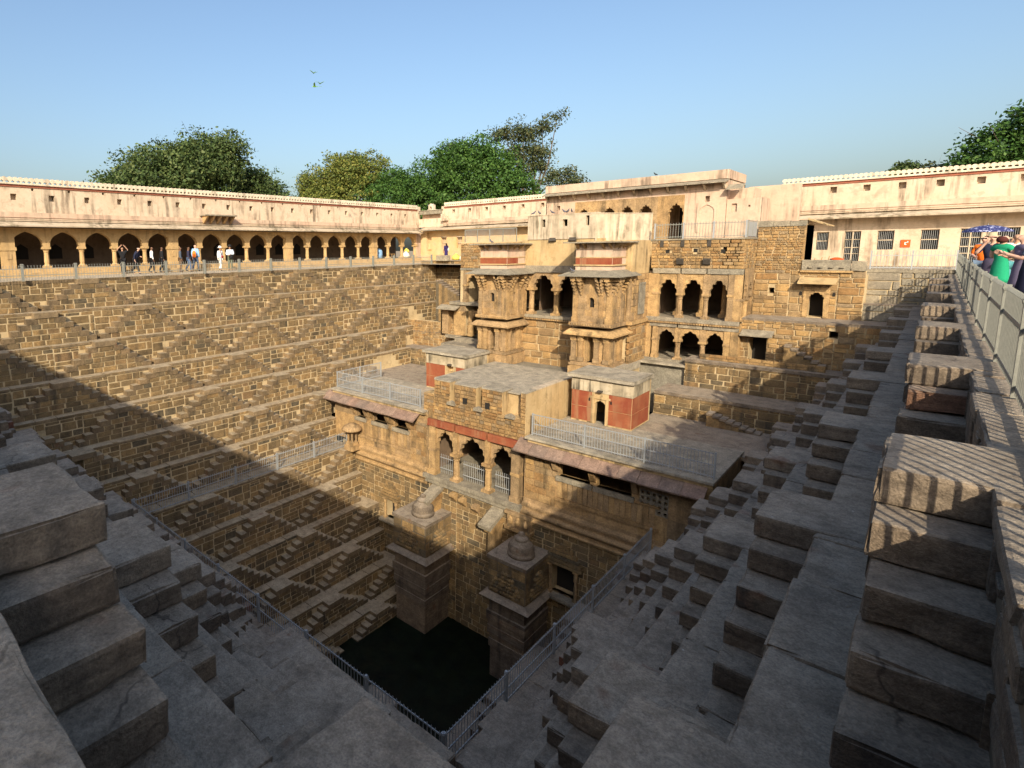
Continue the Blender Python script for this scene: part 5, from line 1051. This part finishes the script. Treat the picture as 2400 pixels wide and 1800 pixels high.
person('person in white shirt and cap at the back of the tourists', 1.25, 29.5, 0, look(-.3, -1), 1.72, 'tan', ('white_cloth', (.8, .79, .77)), 'short', ('khaki_trousers', (.3, .25, .16)), hat=('khaki_hat', (.4, .34, .22)), group=gr)
um = thing('umbrella', 'dark blue umbrella with white pattern above the tourists', 'umbrella', (1.05, 26.2, 1.2))
M['brolly'] = None
t = NT('navy_umbrella_cloth'); M['brolly'] = t.end(t.ramp(t.noise(16, 2, .5), [(.56, (.03, .035, .12)), (.6, (.4, .42, .6))], 'CONSTANT'), .7)
q = MB(); q.lathe([(.56, 1.8), (.5, 1.86), (.36, 1.94), (.18, 1.99), (.01, 2.01)], .98, 26.0, 8); ob('canopy', q, 'brolly', um)
q = MB(); q.tube((.98, 26.0, 1.2), (.98, 26.0, 2.06), .009); ob('shaft', q, 'rail', um)
for i in range(8):
    a = 2*math.pi*i/8; q = MB(); q.tube((.98, 26.0, 1.96), (.98+.54*math.cos(a), 26.0+.54*math.sin(a), 1.805), .005, n=4); ob('rib', q, 'rail', um)
# ------------------------------------------------------------------ birds
def bird(lab, p, face, m, s=1., fly=False, group=None):
    r = thing('bird', lab, 'bird', p, group, face)
    if fly:
        q = MB(); q.v = []; 
        skin_obj('body', [[('a', (0, -.19*s, 0), .008*s), ('b', (0, -.06*s, .0), .03*s), ('c', (0, .03*s, .0), .04*s), ('d', (0, .1*s, .01*s), .028*s), ('e', (0, .135*s, .0), .01*s)]], m, r)
        for sg in (-1, 1):
            w = MB(); up_z = .1*s if sg > 0 else .16*s
            w.add([(sg*.02*s, .06*s, .0), (sg*.02*s, -.05*s, .0), (sg*.16*s, -.04*s, up_z*.6), (sg*.3*s, -.02*s, up_z), (sg*.18*s, .06*s, up_z*.7)]+[(sg*.02*s, .06*s, -.008), (sg*.02*s, -.05*s, -.008), (sg*.16*s, -.04*s, up_z*.6-.008), (sg*.3*s, -.02*s, up_z-.008), (sg*.18*s, .06*s, up_z*.7-.008)], [(0, 1, 2, 4), (2, 3, 4), (5, 9, 7, 6), (7, 9, 8), (0, 4, 9, 5), (4, 3, 8, 9), (3, 2, 7, 8), (2, 1, 6, 7)])
            ob('wing', w, m, r, (0, 0, 0), local=True)
        w = MB(); w.prism([(-.015*s, -.18*s), (.015*s, -.18*s), (.004*s, -.42*s), (-.004*s, -.42*s)], -.004, .004, 'z'); ob('tail', w, m, r, (0, 0, 0), local=True)
    else:
        skin_obj('body', [[('a', (0, -.15*s, .07*s), .014*s), ('b', (0, -.06*s, .1*s), .045*s), ('c', (0, .03*s, .13*s), .055*s), ('d', (0, .08*s, .2*s), .03*s), ('e', (0, .095*s, .235*s), .03*s), ('f', (0, .14*s, .23*s), .008*s)]], m, r)
        for sg in (-1, 1): w = MB(); w.tube((sg*.02*s, 0, 0), (sg*.02*s, .01*s, .09*s), .006*s, n=4); ob('leg', w, m, r, (0, 0, 0), local=True)
pg = cm('pigeon_grey', (.1, .1, .12)); pk = cm('parakeet_green', (.16, .34, .06)); dk = cm('dark_bird', (.03, .03, .03))
bird('green parakeet flying alone, highest in the sky', (-30, 25.1, 13.15), 1.2, pk, 1.0, True, 'flying parakeets')
bird('green parakeet flying lowest with dark wing', (-30, 25.15, 12.3), 2.4, pk, 1.2, True, 'flying parakeets')
bird('green parakeet flying just right of the lowest bird', (-30, 25.6, 12.58), .6, pk, 1.1, True, 'flying parakeets')
bird('dark bird perched in the middle of the pink pavilion parapet', (-12.7, 37.9, 5.8), 2., dk, .9, False, 'perched birds')
bird('dark bird perched towards the left of the pink pavilion parapet', (-16.8, 37.9, 5.8), 1., dk, .9, False, 'perched birds')
for i, x in enumerate((-17.6, -17.2, -16.38, -15.62, -15.42, -15.17)):
    bird(['leftmost', 'second', 'third', 'fourth', 'fifth', 'rightmost'][i]+' from the left of the grey pigeons perched on the streaked pale parapet' if 0 < i < 5 else ['leftmost', '', '', '', '', 'rightmost'][i]+' of the grey pigeons perched on the streaked pale parapet', (x, 31.95, 3.47), random.uniform(0, 6), pg, 1.1, False, 'pigeons on the pale parapet')
for p, lab in (((-19.4, 30.2, 1.79), 'grey pigeon on the left tower top slab'), ((-13.9, 29.6, .13), 'grey pigeon on the edge of the right tower eave')): bird(lab, p, 1.5, pg, 1.1)
# ------------------------------------------------------------------ small things on the walkways
dr = thing('water_drum', 'light blue plastic drum inside an arcade arch near its end', 'drum', (-39.4, 40.9, .68)); M['bluep'] = flat_mat('blue_plastic', (.22, .38, .6), .5)
q = MB(); q.lathe([(.3, .68), (.36, .72), (.36, .95), (.38, 1.0), (.36, 1.05), (.36, 1.35), (.3, 1.5), (.2, 1.55)], -39.4, 40.9, 16); ob('body', q.mesh('drum', True), 'bluep', dr); q = MB(); q.lathe([(.16, 1.55), (.16, 1.62), (.01, 1.63)], -39.4, 40.9, 12); ob('lid', q, 'bluep', dr)
M['sack'] = flat_mat('white_plastic_sack', (.62, .62, .56), .8, 0, .4, 9); M['ysack'] = flat_mat('yellow_sack', (.62, .5, .1), .8, 0, .4, 9)
for i, (x, y, z, m, s_, lab) in enumerate(((-38.6, 44.1, .68, 'sack', .42, 'white plastic sack slumped at the last arcade arch'), (-38.7, 44.3, 1.2, 'ysack', .3, 'yellow green sack on top of the white sack'), (-31.9, 43.6, .46, 'ysack', .4, 'yellow sack on the ground right of the walking woman'), (-31.3, 43.8, .46, 'sack', .3, 'white sack beside the yellow sack at the wall'))):
    q = MB(); q.lathe([(s_*.6, 0), (s_*.95, s_*.2), (s_, s_*.6), (s_*.7, s_*1.1), (s_*.25, s_*1.35), (s_*.35, s_*1.5), (.01, s_*1.5)], 0, 0, 11); q.v = [(vx*(1+.2*mnoise.noise(Vector((vx*3+i, vy*3, vz*3)))), vy*(1+.25*mnoise.noise(Vector((vx*3, vy*3+i, vz*3)))), vz) for vx, vy, vz in q.v]
    tag(ob('sack', q.mesh('sack', True), m, None, (x, y, z)), lab, 'sack', 'sacks on the walkway', 'thing')
bt = thing('bench', 'small wooden stool in the dark arch right of the drum', 'stool', (-39.2, 42.6, .68)); q = MB(); q.box(-39.4, -39.0, 42.35, 42.85, 1.05, 1.1); ob('seat', q, 'sand', bt)
for a in (-39.36, -39.06):
    for c in (42.4, 42.78): q = MB(); q.box(a, a+.05, c, c+.05, .68, 1.05); ob('leg', q, 'sand', bt)
wood = thing('lumber_pile', 'loose tools and orange cloth behind the carved grey slab', 'pile', (-4.2, 38.2, .19))
for i in range(5): q = MB(); q.tube((-4.7+i*.28, 38.0+.1*i, .2), (-4.6+i*.3, 38.2, .75+.06*(i % 3)), .02); ob('stick', q, 'sand', wood)
q = MB(); q.lathe([(.25, .62), (.3, .72), (.1, .8), (.01, .81)], -3.7, 38.1, 9); ob('cloth', q, 'orange', wood)
# ------------------------------------------------------------------ trees beyond the walls
def leaf_mat(name, a, b, c):
    t = NT(name); col = t.ramp(t.rnd(), [(0, a), (.55, b), (1, c)]); t.b.inputs['Subsurface Weight'].default_value = 0
    m = t.end(col, .6, .25)
    tr = t.n('BsdfTranslucent'); mx = t.n('MixShader'); mx.inputs[0].default_value = .25; t.l(col, tr.inputs[0]); t.l(t.b.outputs[0], mx.inputs[1]); t.l(tr.outputs[0], mx.inputs[2]); t.l(mx.outputs[0], t.t.nodes['Material Output'].inputs[0]); return m
M['leafA'] = leaf_mat('broad_leaf', (.035, .062, .018), (.075, .115, .032), (.13, .155, .05)); M['leafB'] = leaf_mat('yellowish_leaf', (.06, .095, .02), (.14, .165, .035), (.25, .235, .05))
M['leafC'] = leaf_mat('deep_green_leaf', (.028, .068, .013), (.055, .125, .022), (.1, .175, .035)); M['leafD'] = leaf_mat('sparse_leaf', (.035, .055, .024), (.075, .095, .036), (.12, .115, .045))
M['bark'] = flat_mat('bark', (.12, .09, .065), .95, 0, .5, 6)
def tree(lab, base, blobs, m, n, leaf, clump, limbs=6, shell=.55, droop=0., group='trees beyond the walls', name='tree', trunk=.4):
    rs = np.random.RandomState(int(abs(base[0]*13+base[1]*7)) % 9999); r = thing(name, lab, 'tree', base, group)
    B = np.array([(*c, *rad) for c, rad in blobs], float); wgt = np.prod(B[:, 3:], 1)**.67; wgt /= wgt.sum()
    K = 34; k = n//K; ids = rs.choice(len(B), k, p=wgt); d = rs.normal(size=(k, 3)); d /= np.linalg.norm(d, axis=1)[:, None]
    rad = (shell+(1-shell)*rs.rand(k))[:, None]*(1+.12*rs.normal(size=(k, 1))); C = B[ids, :3]+d*B[ids, 3:]*rad
    keep = C[:, 2] > base[2]+1.0; C = C[keep]; d = d[keep]; k = len(C)
    L = np.repeat(C, K, 0)+rs.normal(size=(k*K, 3))*clump*np.array((1, 1, .62)); L[:, 2] -= droop*np.abs(rs.normal(size=k*K))
    nn = rs.normal(size=(k*K, 3))+np.repeat(d, K, 0)*.7+np.array((0, 0, .75)); nn /= np.linalg.norm(nn, axis=1)[:, None]
    a = np.cross(nn, rs.normal(size=nn.shape)); a /= np.linalg.norm(a, axis=1)[:, None]; b = np.cross(nn, a)
    s = leaf*(.6+.8*rs.rand(k*K))[:, None]; V = np.stack((L+a*s, L+b*s*.55, L-a*s, L-b*s*.55), 1).reshape(-1, 3)
    me = bpy.data.meshes.new('crown'); N = len(L); me.vertices.add(4*N); me.vertices.foreach_set('co', V.ravel()); me.loops.add(4*N); me.loops.foreach_set('vertex_index', np.arange(4*N)); me.polygons.add(N); me.polygons.foreach_set('loop_start', np.arange(N)*4); me.polygons.foreach_set('loop_total', np.full(N, 4)); me.update(calc_edges=True); me.materials.append(M[m])
    ob('crown', me, None, r)
    q = MB(); bx, by, bz = base; cx, cy, cz = np.average(B[:, :3], axis=0, weights=wgt); fork = (bx*.6+cx*.4, by*.6+cy*.4, bz+(cz-bz)*.45)
    q.tube(base, fork, trunk, trunk*.7, 8); ob('trunk', q, 'bark', r)
    for i in range(min(limbs, len(B))):
        c = B[i, :3]; mid = Vector(fork).lerp(Vector(c), .5)+Vector((rs.normal()*.4, rs.normal()*.4, .3)); q = MB(); q.tube(fork, mid, trunk*.5, trunk*.32, 6); q.tube(mid, tuple(c), trunk*.32, trunk*.1, 6)
        for _ in range(4):
            e = c+rs.normal(size=3)*B[i, 3:]*.6; q.tube(tuple(c), tuple(e), trunk*.1, trunk*.03, 4)
        ob('limb', q, 'bark', r)
tree('broad dark green tree rising behind the long arcade, largest on the left', (-62, 31, -.1), [((-62, 30, 9.5), (5, 6, 4)), ((-61, 25.5, 8.6), (4, 3.6, 2.6)), ((-62, 34.5, 12), (5, 3.6, 3.6)), ((-61, 36.5, 12.6), (3.5, 2.6, 3.0)), ((-60, 31, 11), (3, 4, 2.6)), ((-62, 36, 8.5), (4, 3.6, 3)), ((-60, 23.3, 8.2), (2.4, 1.7, 1.4))], 'leafA', 42000, .19, .55)
tree('rounder lighter tree at the right shoulder of the big arcade tree', (-63, 43, -.1), [((-63, 42.5, 8.5), (4, 3.6, 3.6)), ((-62.5, 45.5, 7.6), (3, 2.3, 2.4)), ((-62.5, 41, 10), (3, 2, 2))], 'leafA', 18000, .18, .45)
tree('yellow green tree left of the two centre trees', (-72, 68, -.1), [((-81, 68, 12), (3.8, 4, 4.6)), ((-75.5, 68, 13.8), (4, 4, 4)), ((-71, 67, 14.4), (3.2, 4, 3.6)), ((-67.5, 68, 14.4), (3, 4, 3.4)), ((-77, 67, 10), (6, 4, 4)), ((-69, 66.5, 10), (6, 4, 4.5)), ((-73.5, 68, 16), (2.6, 3, 1.8)), ((-82.5, 67, 13.5), (2, 2, 2.4))], 'leafB', 42000, .2, .5)
tree('dense dark green rounded tree behind the far corner, centre', (-48, 67, -.1), [((-47.5, 67, 12.6), (5, 5, 4.2)), ((-54, 67, 11.2), (4.6, 4, 3.4)), ((-43, 67, 11.4), (4.2, 4, 3.8)), ((-58.5, 66, 9.2), (4, 4, 3.8)), ((-48, 65.5, 9), (7, 4, 4)), ((-50.5, 67, 14), (3, 3, 2.2)), ((-45.5, 66.5, 14.6), (2.8, 3, 2.2)), ((-40.8, 66.5, 9.6), (3, 3, 3)), ((-53, 65, 8.5), (6, 3, 4)), ((-62.5, 66, 9.5), (3.6, 3, 4)), ((-60.5, 66.5, 12), (2.6, 3, 2.2)), ((-38.6, 66.5, 8.5), (2.6, 3, 2.4))], 'leafC', 60000, .19, .45)
tree('tall thin airy tree standing behind the dense centre tree', (-40.5, 72, -.1), [((-44.6, 72, 17.6), (2.2, 2, 1.5)), ((-41.5, 72, 17.0), (2.6, 2, 1.8)), ((-38.7, 72, 17.4), (2.2, 2, 1.6)), ((-39.6, 72, 14.4), (2.4, 2, 1.7)), ((-39.6, 72, 12.4), (2.4, 2, 1.6)), ((-36.6, 72, 10.8), (3, 2, 1.5)), ((-34, 72, 9.8), (2.2, 1.6, 1.1)), ((-36.6, 72, 18.6), (1.4, 1, .5)), ((-42.5, 72, 14.6), (2.4, 2, 2))], 'leafD', 11000, .16, .42, limbs=9, shell=.25, trunk=.3)
tree('bare twiggy tree top between the airy tree and the dense tree', (-52, 70, -.1), [((-52, 70, 16.6), (1.4, 1.2, 1.1))], 'leafD', 500, .16, .35, limbs=1, shell=.3, trunk=.2)
tree('dark feathery tree above the right building', (5.5, 58, -.1), [((5.5, 58, 8.5), (3.6, 3, 2.9)), ((2.4, 57.5, 7.4), (2.3, 2.4, 1.6)), ((7, 58, 10), (3, 3, 2.2)), ((4.2, 57.5, 9.2), (1.8, 2, 1.4)), ((10, 58, 8), (4, 3, 4)), ((1.0, 57.5, 6.8), (1.2, 1.4, .7))], 'leafC', 52000, .13, .34, droop=.1)
tree('small round bush top above the merlons of the right building', (-2.4, 60, -.1), [((-2.4, 60, 6.7), (.9, .9, .8))], 'leafA', 1400, .13, .2, limbs=1, trunk=.12, name='bush')
tree('low bush top right of the small round bush above the merlons', (-.8, 60, -.1), [((-.8, 60, 6.5), (.9, .9, .7))], 'leafD', 1200, .13, .2, limbs=1, trunk=.12, name='bush')
